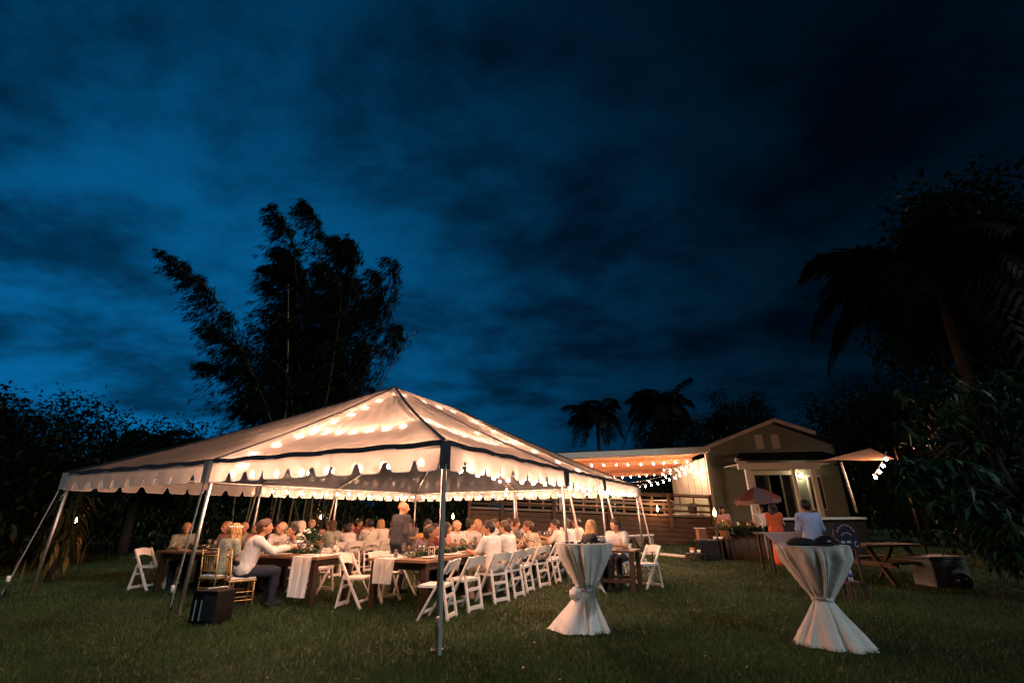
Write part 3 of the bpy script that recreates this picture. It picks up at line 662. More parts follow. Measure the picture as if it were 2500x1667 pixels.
def torch(label, x, y, h, fl=.10, z0=0.0, lean=0.0):
    t = thing('tiki_torch', label, 'torch', (x, y, z0), group='lit garden torches'); t.rotation_euler = (0, lean, 0)
    MB().tube([(0, 0, -.02), (0, 0, h - .16)], .014, 8).build('pole', M['bamboo_culm'], t, True)
    MB().lathe([(.02, h - .28), (.055, h - .1), (.05, h - .07), (.02, h - .06)], 10).build('burner', M['bamboo_culm'], t, True)
    MB().lathe([(.006, h - .06), (fl * .36, h - .01), (fl * .30, h + fl * .5), (fl * .12, h + fl * 1.1), (1e-6, h + fl * 1.5)], 8).build('flame', M['flame'], t, True)
torch('lit torch in front of the bar beside the terracotta pot', 6.66, 16.4, 1.38, .13)
torch('lit torch standing before the deck skirting', 7.12, 24.4, 1.58, .13)
torch('lit torch at the far left under the dark plants', -11.43, 13, 1.33, .08)
torch('small lit torch among the bamboo culms', -9.3, 24, 1.32, .10)
torch('lit torch behind the diners right of the standing man', -2.87, 23.6, 1.30, .12)

t = thing('flower_pot', 'terracotta pot of pale leaves on the bar corner', 'plant pot', (6.85, 16.35, .62))
MB().lathe([(.10, 0), (.14, .24), (.15, .26), (.12, .26), (0, .22)], 14).build('pot', M['terracotta'], t, True)
V, F = leaves(np.tile([[0, 0, .3]], (140, 1)) + rng.normal(0, .07, (140, 3)), rng.normal(0, .7, (140, 3)) + [0, 0, .7], .22, .05); inst('foliage', np_mesh('foliage', V, F, leafmat('pale_foliage', (.10, .12, .05), (.2, .2, .1))), t)
t = thing('wooden_shelf', 'dark wooden stand under the terracotta pot', 'stand', (6.85, 16.35, 0))
MB().box((0, 0, .60), (.46, .36, .04)).build('top', M['darkwood'], t)
for sx in (-.19, .19):
    for sy in (-.14, .14): MB().box((sx, sy, .29), (.04, .04, .58)).build('leg', M['darkwood'], t)
case = thing('road_case', 'black equipment case with a small wooden speaker on it, by the bar torch', 'case', (6.35, 16.55, 0))
MB().box((0, 0, .31), (.70, .55, .58)).build('body', M['black'], case, bevel=.02)
MB().box((0, -.28, .31), (.5, .012, .36)).build('front_panel', M['blackcloth'], case)
for sx in (-.30, .30): MB().box((sx, -.2, .012), (.05, .08, .024)).build('foot', M['steel'], case)
t = thing('wooden_speaker', 'small upright wooden box lit at its edge on the black case', 'speaker', (6.16, 16.5, .60))
MB().box((0, 0, .17), (.26, .24, .34)).build('cabinet', mat('tan_veneer', (.30, .15, .07), .5, noise=.2), t, bevel=.008)
MB().box((0, -.125, .18), (.21, .012, .27)).build('grille', mat('brown_grille', (.16, .08, .05), .9, noise=.3, nscale=60), t)
MB().box((-.02, 0, .355), (.32, .27, .012)).build('top_cap', M['trim'], t)
for i, (lb, x, y, z, s) in enumerate((('white cup on the black equipment case', 6.56, 16.42, .60, 1.0), ('white bowl on the low step left of the black case', 5.72, 16.3, .22, 1.2), ('white cup on the low step against the black case', 5.92, 16.25, .22, 1.0), ('white plate on the stand edge by the terracotta pot', 6.68, 16.25, .622, 1.3))):
    t = thing('tableware', lb, 'tableware', (x, y, z), group='crockery by the bar')
    MB().lathe([(.03 * s, 0), (.05 * s, .02), (.06 * s, .10 / s), (.055 * s, .10 / s), (.045 * s, .02), (0, .015)], 14).build('cup', M['ceramic'], t, True)
t = thing('low_step', 'low dark wooden step left of the black case', 'step', (5.80, 16.3, 0))
MB().box((0, 0, .20), (.55, .40, .04)).build('tread', M['darkwood'], t)
for sx in (-.24, .24): MB().box((sx, 0, .09), (.03, .36, .18)).build('side', M['darkwood'], t)
t = thing('potted_herb', 'small leafy plant in an orange pot on the low step', 'plant pot', (5.78, 16.42, .22))
MB().lathe([(.06, 0), (.085, .16), (.07, .16), (0, .14)], 12).build('pot', M['terracotta'], t, True)
V, F = leaves(np.tile([[0, 0, .2]], (80, 1)) + rng.normal(0, .03, (80, 3)), rng.normal(0, .35, (80, 3)) + [0, 0, 1.0], .26, .03); inst('foliage', np_mesh('foliage', V, F, M['hedgeleaf']), t)

# pale board lying on the lawn, capped garden wall behind it
t = tag(MB().prism([(0, 0), (.62, .05), (1.30, -1.55), (1.22, -1.60), (1.15, .2), (.7, -.35)][:3] + [(1.05, -1.60)], (4.75, 19.0, .03), (1, 0, 0), (0, 1, 0), .05).build('pale_board', M['trim']), 'flat pale plank lying on the lawn beyond the tent', 'plank')
t = thing('garden_curb', 'low pale garden wall with bright cap in front of the deck', 'low wall', (4.8, 22, 0))
for i in range(4):
    MB().box((-1.1 + i * .68, .01 * (i % 2), .21 + .014 * i), (.66, .30, .42)).build('block', mat('curb_tan%d' % i, (.30, .25, .16), .9, noise=.2), t)
MB().beam((-1.46, 0, .47), (1.30, 0, .53), .36, .05).build('cap', M['trim'], t)
for lb, x in (('dark leafy cone added for a notch shadow on the low wall, left one', 4.35), ('dark leafy cone added for a notch shadow on the low wall, middle one', 5.15), ('dark leafy cone added for a notch shadow on the low wall, right one', 5.75)):  # leafy cones added to stand in for dark notch shadows
    t = thing('shadow_cone', lb, 'shrub', (x, 21.7, 0), group='cones added for notch shadows on the low wall'); n = 260; h = rng.random(n) ** 1.4
    P = np.stack([np.zeros(n), np.zeros(n), .02 + h * .42], -1); a = rng.uniform(0, 6.28, n); rr = .17 * (1 - h) + .03
    P[:, 0] += rr * np.cos(a); P[:, 1] += rr * np.sin(a)
    V, F = leaves(P, np.stack([np.cos(a), np.sin(a), rng.normal(.3, .4, n)], -1), .09, .04); inst('foliage', np_mesh('foliage', V, F, M['darkleaf']), t)
    MB().tube([(0, 0, -.01), (0, 0, .3)], .015, 6).build('stem', M['bark'], t)
# ------------------------------------------------------------------ white folding chair (facing +y, origin on the ground under the seat)
ORD = ['first', 'second', 'third', 'fourth', 'fifth', 'sixth', 'seventh', 'eighth', 'ninth', 'tenth', 'eleventh', 'twelfth', 'thirteenth', 'fourteenth']
CH = {}
CH['seat'] = MB().box((0, .06, .445), (.40, .40, .035)).mesh('seat', M['white'])
def arch(u, v, th=0):
    x = -.205 + .41 * u; k = math.sin(math.pi * u)
    zt = .775 + .030 * k - (.012 if (u < .06 or u > .94) else 0); zb = .615 + .055 * k ** .8
    z = zt + (zb - zt) * v; y = -.135 - (z - .45) * .28 - .030 * k + th
    return Vector((x, y, z))
bm_ = MB(); bm_.grid(lambda u, v: arch(u, v, .012), 12, 3); bm_.grid(lambda u, v: arch(1 - u, v, -.012), 12, 3)
for vv in (0, 1): bm_.grid(lambda u, v: arch(u if vv else 1 - u, vv, .012 - .024 * v), 12, 1)
CH['backrest'] = bm_.mesh('backrest', M['white'], False)
CH['front'] = MB().beam((0, -.235, .79), (0, .245, 0), .028, .045, up=(1, 0, 0)).mesh('leg', M['white'])
CH['rear'] = MB().beam((0, -.115, .52), (0, -.215, 0), .028, .042, up=(1, 0, 0)).mesh('leg', M['white'])
CH['rearbar'] = MB().box((0, -.192, .055), (.37, .022, .055)).mesh('crossbar', M['white'])
CH['midbar'] = MB().box((0, -.150, .31), (.37, .022, .045)).mesh('crossbar', M['white'])
CH['frontbar'] = MB().box((0, .185, .10), (.38, .022, .035)).mesh('crossbar', M['white'])
NCH = [0]
def folding_chair(label, w, l, ang, jit=1.0):
    """ang: direction the chair faces as a tent-plane vector (fw, fl)"""
    d = WX * ang[0] + LX * ang[1]; rz = math.atan2(-d.x, d.y) + R(rng.normal(0, 7) * jit)
    p = T(w, l)
    t = thing('folding_chair', label, 'chair', p, rz, 'white folding chairs')
    inst('seat', CH['seat'], t); inst('backrest', CH['backrest'], t)
    for s in (-.20, .20): inst('leg', CH['front'], t, (s, 0, 0))
    for s in (-.168, .168): inst('leg', CH['rear'], t, (s, 0, 0))
    inst('crossbar', CH['rearbar'], t); inst('crossbar', CH['midbar'], t); inst('crossbar', CH['frontbar'], t)
    return t
def chiavari(label, w, l, rz_extra, cush=True, m='gold'):
    d = LX; rz = math.atan2(-d.x, d.y) + rz_extra
    t = thing('chiavari_chair', label, 'chair', T(w, l), rz, 'gold chiavari chairs'); g = M[m]
    for sx in (-.185, .185):
        MB().tube([(sx, -.19, 0), (sx, -.18, .45), (sx * .98, -.235, .92)], .0125, 8).build('leg', g, t, True)
        MB().tube([(sx, .19, 0), (sx, .18, .45)], .0125, 8).build('leg', g, t, True)
        for z in (.16, .28): MB().tube([(sx, -.187, z), (sx, .187, z)], .008, 6).build('stretcher', g, t)
    for z in (.18, .30): MB().tube([(-.185, .187, z), (.185, .187, z)], .008, 6).build('stretcher', g, t); MB().tube([(-.185, -.187, z), (.185, -.187, z)], .008, 6).build('stretcher', g, t)
    for z, y in ((.91, -.233), (.80, -.222), (.56, -.195)): MB().tube([(-.185, y, z), (.185, y, z)], .011, 6).build('back_rail', g, t, True)
    for x in (-.11, -.055, 0, .055, .11): MB().tube([(x, -.195, .56), (x, -.222, .80)], .007, 6).build('spindle', g, t)
    MB().box((0, 0, .445), (.41, .41, .03)).build('seat', g, t, bevel=.01)
    if cush: MB().box((0, .005, .478), (.38, .38, .035)).build('cushion', M['cloth'], t, bevel=.015)
    return t

# ------------------------------------------------------------------ farm tables, planks laid side by side
def farm_table(label, w0, w1, l0, l1, along='l', group='dark farm tables'):
    c = T((w0 + w1) / 2, (l0 + l1) / 2); ax = LX if along == 'l' else -WX
    t = thing('farm_table', label, 'table', c, math.atan2(-ax.x, ax.y), group)
    wd, ln = ((w1 - w0), (l1 - l0)) if along == 'l' else ((l1 - l0), (w1 - w0))
    n = 6; pw = wd / n
    for i in range(n): MB().box((-wd / 2 + pw * (i + .5), rng.uniform(-.004, .004), .745), (pw - .006, ln - .004, .04)).build('plank', M['tabletop'], t)
    for s in (-1, 1):
        MB().box((s * (wd / 2 - .09), 0, .665), (.035, ln - .30, .115)).build('apron', M['darkwood'], t)
        MB().box((0, s * (ln / 2 - .12), .665), (wd - .22, .035, .115)).build('apron', M['darkwood'], t)
        for q in (-1, 1): MB().box((s * (wd / 2 - .10), q * (ln / 2 - .13), .36), (.10, .10, .724)).build('leg', M['darkwood'], t, bevel=.006)
    return t
TZ = .765
farm_table('dark farm table nearest the tent leg, right hand row, near section', 1.2, 2.4, 1.40, 3.82)
farm_table('dark farm table of the right hand row, middle section', 1.2, 2.4, 3.84, 6.26)
farm_table('dark farm table of the right hand row, far section', 1.2, 2.4, 6.28, 8.70)
farm_table('dark farm table under the long hanging runner, facing the camera', 3.3, 5.6, 1.2, 2.2, 'w')
farm_table('dark farm table at the left, in front of the man in patterned shirt', 5.62, 7.9, 1.2, 2.2, 'w')
farm_table('farm table of the left row behind the white haired woman, near section', 6.7, 7.8, 3.2, 5.6)
farm_table('farm table of the left row, far section by the man in dark suit', 6.7, 7.8, 5.62, 8.0)

# table runners: cloth lying along the table and hanging over the near end
def runner(label, pts, width, drop, side):
    """pts: start (near end) and end on the table in (w,l); side: unit (w,l) across"""
    a, b = T(*pts[0], TZ + .004), T(*pts[1], TZ + .004); d = (a - b).normalized(); s = (WX * side[0] + LX * side[1])
    t = thing('table_runner', label, 'table runner', a); o = Vector(a)
    m = MB(); n = 26
    m.grid(lambda u, v: a.lerp(b, u) + s * (width * (v - .5)) + Vector((0, 0, .003 * math.sin(v * 19 + u * 40))) - o, 30, n)
    def hang(u, v):
        k = 1 - .16 * math.sin(u * math.pi * .55)
        p = a + d * (.012 + .02 * u + .016 * (math.sin(v * 17 + .5) + .7 * math.sin(v * 31 + 2 * u) + .5 * math.sin(v * 9 + 3 * u)) * min(1, u * 3)) + s * (width * (v - .5) * k); p.z -= drop * u + .0; return p - o
    m.grid(hang, 20, n * 2)
    m.build('cloth', M['cloth'], t, True)
    return t
runner('white runner hanging nearly to the grass at the near end of the front table', ((3.62, 1.19), (3.62, 2.2)), .46, .62, (-1, 0))
runner('short pale runner hanging over the near end of the right hand table', ((2.0, 1.39), (2.0, 8.6)), .42, .36, (-1, 0))
runner('white runner along the left row of tables', ((7.25, 3.19), (7.25, 7.9)), .42, .3, (-1, 0))

# ------------------------------------------------------------------ table ware
IT = {}
IT['plate'] = MB().lathe([(.07, 0), (.075, .004), (.125, .018), (.128, .022), (.08, .010), (0, .009)], 20).mesh('plate', M['ceramic'], True)
IT['bowl'] = MB().lathe([(.034, 0), (.034, .004), (.004, .008), (.004, .085), (.03, .11), (.041, .15), (.034, .205), (.031, .205), (.037, .15), (.02, .112), (0, .10)], 14).mesh('bowl', M['glass'], True)
IT['tumbler'] = MB().lathe([(.030, 0), (.036, .115), (.033, .115), (.028, .008), (0, .008)], 14).mesh('tumbler', M['glass'], True)
IT['flute'] = MB().lathe([(.030, 0), (.030, .004), (.004, .008), (.004, .08), (.022, .11), (.025, .17), (.021, .225), (.018, .225), (.021, .17), (0, .10)], 12).mesh('flute', M['glass'], True)
IT['napkin'] = MB().grid(lambda u, v: Vector((.055 * (u - .5) * (2.2 + .6 * v), .20 * (v - .5), .012 + .012 * math.sin(u * 9) * (.4 + v))), 10, 6).mesh('napkin', M['cloth'], True)
jar_m = glassmat('candle_jar', (1, .9, .75), .3)
IT['jar'] = MB().lathe([(.038, 0), (.040, .09), (.037, .09), (.035, .005), (0, .005)], 12).mesh('jar', jar_m, True)
IT['wick'] = MB().lathe([(.004, .03), (.010, .045), (.006, .06), (1e-6, .072)], 6).mesh('flame', M['candle'], True)
IT['wax'] = MB().lathe([(.033, .006), (.033, .03), (0, .03)], 12).mesh('wax', M['whitecap'], True)
IT['bottle'] = MB().lathe([(.036, 0), (.037, .17), (.014, .22), (.013, .29), (.015, .295), (0, .295)], 12).mesh('bottle', glassmat('bottle_glass', (.55, .45, .35), .4), True)
IT['label'] = MB().lathe([(.0385, .06), (.0385, .14)], 12).mesh('label', M['whitecap'], True)
drink = [mat('red_wine', (.12, .01, .012), .2), mat('amber_drink', (.45, .20, .05), .2), mat('water_drink', (.5, .5, .48), .1)]
IT['fill'] = MB().lathe([(.002, .113), (.024, .115), (.036, .148), (0, .148)], 12).mesh('drink', None, True)
IT['tfill'] = MB().lathe([(.028, .01), (.032, .08), (0, .08)], 12).mesh('drink', None, True)
def item(kind, label, w, l, z=TZ, rz=0.0, group=None):
    p = T(w, l, z)
    nm = {'bowl': 'wine_glass', 'flute': 'champagne_flute', 'jar': 'candle_jar'}.get(kind, kind)
    cat = {'bowl': 'wine glass', 'flute': 'champagne flute', 'jar': 'candle', 'tumbler': 'glass'}.get(kind, kind)
    if kind in ('plate', 'napkin'):
        o = inst(nm, IT[kind], None, p, (0, 0, rz)); return tag(o, label, cat, group)
    t = thing(nm, label, cat, p, rz, group); inst({'jar': 'jar', 'bottle': 'glass_body'}.get(kind, 'bowl'), IT[kind], t)
    if kind == 'bowl': inst('drink', IT['fill'], t, material=drink[int(rng.integers(0, 3))])
    if kind == 'tumbler': inst('drink', IT['tfill'], t, material=drink[int(rng.integers(1, 3))])
    if kind == 'jar': inst('wax', IT['wax'], t); inst('flame', IT['wick'], t)
    if kind == 'bottle': inst('label', IT['label'], t)
    return t
seatsR = [1.75, 2.35, 2.95, 3.55, 4.15, 4.75, 5.35, 5.95, 6.55, 7.15, 7.75, 8.3]
for side, w0, sg in (('right', 1.2, 1), ('left', 2.4, -1)):
    for i, l in enumerate(seatsR):
        pl = '%s %s place of the right hand table' % (ORD[i], side)
        j = lambda a=.03: rng.normal(0, a)
        if i < 9: item('plate', 'white plate at the ' + pl, w0 + sg * .20 + j(), l + j(), TZ, 0, 'plates on the right hand table')
        if i < 7: item('napkin', 'folded pale napkin at the ' + pl, w0 + sg * .20 + j(), l + .17 + j(), TZ, rng.uniform(-1, 1), 'napkins on the right hand table')
        item('bowl', 'stemmed wine glass at the ' + pl, w0 + sg * .40 + j(), l + .14 + j(), TZ, 0, 'glasses on the right hand table')
        if i % 3 != 2: item('tumbler', 'straight tumbler at the ' + pl, w0 + sg * .43 + j(), l - .10 + j(), TZ, 0, 'tumblers on the right hand table')
        if i % 2 == 0: item('flute', 'tall champagne flute at the ' + pl, w0 + sg * .46 + j(), l + .03 + j(), TZ, 0, 'flutes on the right hand table')
for i, w in enumerate([3.75, 4.35, 4.95, 5.55, 6.15, 6.75, 7.35]):
    for side, l0, sg in (('near', 1.2, 1), ('far', 2.2, -1)):
        pl = '%s %s place of the front table' % (ORD[i], side); j = lambda a=.03: rng.normal(0, a)
        item('plate', 'white plate at the ' + pl, w + j(), l0 + sg * .2 + j(), TZ, 0, 'plates on the front table')
        item('bowl', 'stemmed wine glass at the ' + pl, w - .16 + j(), l0 + sg * .36 + j(), TZ, 0, 'glasses on the front table')
        if i % 2: item('tumbler', 'straight tumbler at the ' + pl, w + .12 + j(), l0 + sg * .38 + j(), TZ, 0, 'tumblers on the front table')
for i, l in enumerate([3.6, 4.4, 5.2, 6.0, 6.8, 7.5]):
    for side, w0, sg in (('right', 6.7, 1), ('left', 7.8, -1)):
        pl = '%s %s place of the left row' % (ORD[i], side)
        item('plate', 'white plate at the ' + pl, w0 + sg * .2, l, TZ, 0, 'plates on the left row')
        item('bowl', 'stemmed wine glass at the ' + pl, w0 + sg * .38, l + .15, TZ, 0, 'glasses on the left row')
cj = [('right hand', [(1.75, x) for x in (1.9, 2.9, 3.9, 4.9, 5.9, 6.9, 7.9)]), ('front', [(x, 1.72) for x in (4.1, 5.2, 6.3, 7.4)]), ('left row', [(7.25, x) for x in (3.8, 5.0, 6.2, 7.4)])]
for tn, lst in cj:
    for i, (w, l) in enumerate(lst):
        item('jar', 'glowing candle jar in the middle of the %s table, %s from its near end' % (tn, ORD[i]), w, l, TZ + .006, 0, 'candle jars along the tables')
for i, (lb, w, l) in enumerate((('dark bottle with a pale label on the front table beside the runner', 3.72, 2.0), ('dark bottle with a pale label midway along the right hand table', 1.9, 4.45), ('dark bottle with a pale label at the far end of the right hand table', 1.7, 8.2), ('dark bottle with a pale label near the standing man', 2.1, 3.25))):
    item('bottle', lb, w, l, TZ, 0, 'bottles on the tables')
def garland(label, pts, n):
    a, b = T(*pts[0], TZ), T(*pts[1], TZ); t = thing('leaf_garland', label, 'garland', a)
    u = rng.random(n); P = np.array(a)[None] * (1 - u[:, None]) + np.array(b)[None] * u[:, None] - np.array(a)[None]
    P += np.c_[rng.normal(0, .05, (n, 2)), np.abs(rng.normal(.03, .03, n))]
    V, F = leaves(P, rng.normal(0, 1, (n, 3)) * [1, 1, .35] + [0, 0, .15], .12, .035); inst('foliage', np_mesh('foliage', V, F, M['fern']), t)
    MB().tube([(0, 0, .02), b - a + Vector((0, 0, .02))], .008, 5).build('stem', M['bark'], t)
garland('green leaf garland down the middle of the right hand table', ((1.8, 1.7), (1.8, 8.5)), 1500)
garland('green leaf garland along the front table', ((3.9, 1.75), (7.7, 1.75)), 900)
garland('green leaf garland on the left row of tables', ((7.25, 3.4), (7.25, 7.8)), 800)
# bushy centrepiece with white blooms near the white haired woman
def bouquet(label, w, l, z0=TZ, h=.42, col=None):
    t = thing('flower_vase', label, 'flowers', T(w, l, z0))
    MB().lathe([(.045, 0), (.06, .08), (.035, .17), (.045, .20), (.04, .20), (0, .15)], 12).build('vase', M['ceramic'], t, True)
    n = 220; D = rng.normal(0, .6, (n, 3)) + [0, 0, .9]; D /= np.linalg.norm(D, axis=1, keepdims=True); P = np.array([0, 0, .18]) + D * rng.uniform(.02, h - .2, n)[:, None]
    V, F = leaves(P, D, .10, .045); inst('foliage', np_mesh('foliage', V, F, M['fern']), t)
    for k in range(7):
        d = Vector(rng.normal(0, .5, 3)) + Vector((0, 0, .9)); d.normalize(); m = MB().ball((0, 0, 0), .035, 8, 5, .7); m.build('bloom', M['whitecap'], t, True, loc=d * (h - .17) + Vector((0, 0, .16)))
bouquet('white and green flower vase on the front table in front of the white haired woman', 4.25, 1.85)
bouquet('green bouquet in a white vase midway down the right hand table', 1.85, 5.4)
def card(label, w, l, rz):
    t = thing('table_card', label, 'table card', T(w, l, TZ), rz, 'framed table cards')
    MB().box((0, 0, .075), (.11, .012, .15)).build('frame', M['whitecap'], t)
    MB().box((0, -.008, .075), (.085, .006, .12)).build('insert', M['blackcloth'], t)
    for x in (-.02, .02): MB().box((x, -.012, .075), (.010, .004, .07)).build('stroke', M['whitecap'], t)
    MB().box((0, -.012, .078), (.035, .004, .010)).build('stroke', M['whitecap'], t)
    MB().box((0, .03, .006), (.11, .07, .012)).build('foot', M['whitecap'], t)
card('small framed table card in front of the standing man', 2.05, 2.45, R(-10))
card('small framed table card close to the near end of the right hand table', 1.62, 2.15, R(-14))

# ------------------------------------------------------------------ empty white folding chairs
for lb, w, l, a in (('white folding chair behind the nearest tent leg, right side of the right hand table', .92, 1.40, (1, 0)),
                    ('empty white folding chair just right of the nearest tent leg, seen from behind', .90, 2.12, (1, 0)),
                    ('empty white folding chair between the woman with the bun and the man in floral shirt', .88, 4.22, (1, 0)),
                    ('empty white folding chair left of the nearer cocktail table, turned sideways', .82, 5.62, (1, -.25)),
                    ('empty white folding chair half hidden by the nearer cocktail table', .80, 6.25, (1, -.2)),
                    ('empty white folding chair at the near left corner of the right hand table', 2.78, 1.62, (-1, .2)),
                    ('empty white folding chair behind the short pale runner', 2.72, 2.28, (-1, 0)),
                    ('empty white folding chair on the far side of the front table, above the long runner', 4.55, 2.52, (0, -1)),
                    ('empty white folding chair under the front table, seen between its legs', 5.3, 2.50, (0, -1)),
                    ('white folding chair standing alone at the left end of the front table', 8.28, 1.35, (-1, .3)),
                    ('empty white folding chair at the far right, behind the cocktail table', -.55, 5.75, (.4, -1)),
                    ('white folding chair pulled out beside the small dark table', -1.35, 5.65, (.5, -.8))):
    folding_chair(lb, w, l, a)

# ------------------------------------------------------------------ small dark table outside the right legs
t = thing('small_table', 'small dark trestle table behind the nearer cocktail table', 'table', T(-.95, 4.95), R(-25))
MB().box((0, 0, .735), (.75, .75, .04)).build('top', M['darkwood'], t, bevel=.005)
for sx in (-1, 1):
    for sy in (-1, 1): MB().box((sx * .31, sy * .31, .36), (.08, .08, .715)).build('leg', M['darkwood'], t)
MB().box((0, -.31, .22), (.56, .05, .06)).build('stretcher', M['darkwood'], t); MB().box((0, .31, .22), (.56, .05, .06)).build('stretcher', M['darkwood'], t)

# ------------------------------------------------------------------ cocktail tables with tied cloths
def cocktail(label, c, R0, seed, base, fern, mt):
    rs = np.random.default_rng(seed); t = thing('cocktail_table', label, 'table', c, 0, 'tall cocktail tables with tied cloths')
    MB().lathe([(R0 - .015, 1.022), (R0 - .01, 1.04), (0, 1.04)], 40).build('top', M['darkwood'], t)
    MB().tube([(0, 0, .02), (0, 0, 1.022)], .035, 10).build('stem', M['steel'], t, True)
    MB().lathe([(.20, 0), (.20, .015), (.04, .03)], 20).build('base', M['steel'], t, True)
    ks = [(4, .5), (8, .8), (13, 1.0), (19, .9), (28, .4)]; ph = rs.uniform(0, 6.28, len(ks)); ph2 = rs.uniform(0, 6.28, len(ks))
    zw = .475; ZT = 1.052
    wp = rs.uniform(0, 6.28, 3)
    kb = [(3, .8), (5, 1.0), (9, .8), (14, .45), (21, .2)]
    def fold(th, z, p):
        ks_ = ks if z > zw else kb
        th = th + .35 * math.sin(2 * th + wp[0]) + .16 * math.sin(5 * th + wp[1] + 1.5 * z) + .25 * math.sin(z * 5 + wp[2]) * .3
        return sum(a * math.cos(k * th + q + .5 * math.sin(z * 4 + k)) for (k, a), q in zip(ks_, p)) / 2.2
    def fn(u, v):
        th = 2 * math.pi * u; z = ZT * (1 - v)
        if z > zw:
            s = (ZT - z) / (ZT - zw); r0 = R0 + .012 + (.085 - R0) * (s ** 1.15); amp = .062 * min(1, s * 4) * (1 - .60 * s)
            r = r0 + amp * fold(th, z, ph) * (1 - .15 * s)
        else:
            s = (zw - z) / zw; rb = base(th); r0 = .085 + (rb - .085) * (s ** 1.05); amp = .022 + .040 * s ** .8
            r = r0 + amp * fold(th, z, ph2) * min(1, .35 + s)
            if z < .02: z = .012
        r += .004 * math.sin(th * 6 + z * 23 + 2 * math.sin(z * 9)) * math.sin(z * 31 + th * 3)
        return Vector((r * math.cos(th), r * math.sin(th), z))
    m = MB().grid(fn, 260, 64)
    m.add([(0, 0, 1.056)] + [((R0 + .011) * math.cos(2 * math.pi * i / 60), (R0 + .011) * math.sin(2 * math.pi * i / 60), 1.054) for i in range(60)], [(0, i + 1, (i + 1) % 60 + 1) for i in range(60)])
    m.build('tablecloth', mt, t, True)
    tie = MB()
    tie.tube([(.100 * math.cos(a), .100 * math.sin(a), zw + .014 * math.sin(2 * a)) for a in np.linspace(0, 2 * math.pi, 30)], .020, 8); tie.build('tie_band', mt, t, True)
    return t
b1 = lambda th: .31 + .17 * max(0, math.cos(th - R(190))) ** 2 + .0 * max(0, math.cos(th + R(40)))
ct1 = cocktail('tall cocktail table in a tied grey white cloth with a fern sprig', (.98, 7.06, 0), .385, 3, b1, True, M['cloth'])
m = MB(); m.ball((0, 0, 0), .085, 12, 8, .9)
m.v = [(x + .02 * math.sin(y * 60), y, z + .015 * math.cos(x * 70)) for x, y, z in m.v]; m.build('cloth_knot', M['cloth'], ct1, True, loc=(-.155, -.07, .435))
b2 = lambda th: .29 + .10 * max(0, math.cos(th - R(205))) ** 2 + .16 * max(0, math.cos(th - R(-62))) ** 3
ct2 = cocktail('tall cocktail table in a tied grey cloth heaped with black bags, at the right', (3.66, 6.24, 0), .39, 8, b2, False, fabric('grey_linen', (.80, .80, .78), .2, 0, gloss=0))
sp = thing('fern_sprig', 'green fern sprig tucked into the tie of the nearer cocktail table', 'fern sprig', (1.03, 6.90, .50))
fr = MB()
def frond(mb, p0, d0, ln, n=16, wid=.10, droop=.5, r=.004):
    pts = [Vector(p0) + Vector(d0) * (ln * i / n) + Vector((0, 0, -droop * ln * (i / n) ** 2)) for i in range(n + 1)]
    mb.tube(pts, [r * (1 - .7 * i / n) for i in range(n + 1)], 4)
    for i in range(2, n + 1):
        d = (pts[i] - pts[i - 1]).normalized(); s = d.cross(Vector((0, -1, .2))).normalized(); k = wid * math.sin(math.pi * (i / n) ** .7 * .93 + .12)
        for q in (-1, 1):
            e = pts[i] + (s * q + d * .7).normalized() * k; w = d * .006
            mb.add([pts[i] - w, pts[i] + w, e], [(0, 1, 2)])
frond(fr, (.13, -.05, .12), (-.62, -.45, -.55), .42, 20, .13, .12, .007); frond(fr, (.02, -.10, -.02), (-.15, -.35, -.8), .30, 14, .09, .05, .007); frond(fr, (.02, -.06, .04), (-.9, -.3, .15), .26, 12, .08, .2, .006); frond(fr, (.0, -.10, .0), (-.3, -.5, -.75), .36, 16, .11, .05, .007)
fr.build('frond', M['fern'], sp)

# sunglasses and small favours on the nearer cocktail table
def shades(label, x, y, rz):
    t = thing('sunglasses', label, 'sunglasses', (x, y, 1.057), rz, 'sunglasses on the nearer cocktail table')
    for s in (-.036, .036): MB().lathe([(.026, .0), (.028, .012), (.026, .022), (0, .024)], 12, (s, 0, 0), 1, .8).build('lens', M['black'], t, True)
    MB().box((0, 0, .014), (.03, .008, .008)).build('bridge', M['black'], t)
    for s in (-.064, .064): MB().beam((s, 0, .014), (s * .8, .11, .008), .006, .010).build('temple', M['whitecap'] if s > 0 else M['black'], t)
for i, (lb, x, y, rz) in enumerate((('black sunglasses at the left rim of the nearer cocktail table', .76, 6.86, .3), ('black sunglasses at the front rim of the nearer cocktail table', .92, 6.78, -.2), ('black sunglasses right of the middle of the nearer cocktail table', 1.08, 6.82, .5), ('black sunglasses at the back of the nearer cocktail table', 1.0, 7.1, 2.6), ('black sunglasses near the pale pouch on the nearer cocktail table', 1.19, 6.9, -.5))): shades(lb, x, y, rz)
def pouch(name, label, loc, s, material, seed, cat):
    rs = np.random.default_rng(seed); a = rs.uniform(0, 6.28, 6)
    t = thing(name, label, cat, loc); m = MB()
    prof = [(1.0, 0), (1.08, .12), (1.05, .45), (.85, .8), (.45, 1.0), (0, 1.04)]
    m.lathe([(r * 1.0, z) for r, z in prof], 24)
    m.v = [(x * s[0] * (1 + .12 * math.sin(3 * math.atan2(y, x) + a[0]) + .05 * math.sin(7 * math.atan2(y, x) + a[1])), y * s[1] * (1 + .1 * math.cos(2 * math.atan2(y, x) + a[2])), max(0, z * s[2] * (1 + .35 * math.sin(2.1 * x + a[3]) * (z > .3)))) for x, y, z in m.v]
    m.build('body', material, t, True)
    MB().tube([(s[0] * .7 * math.cos(q), s[1] * .2, s[2] * (.75 + .35 * math.sin(q))) for q in np.linspace(0, math.pi, 12)], .008, 6).build('strap', M['blackcloth'], t)
    return t
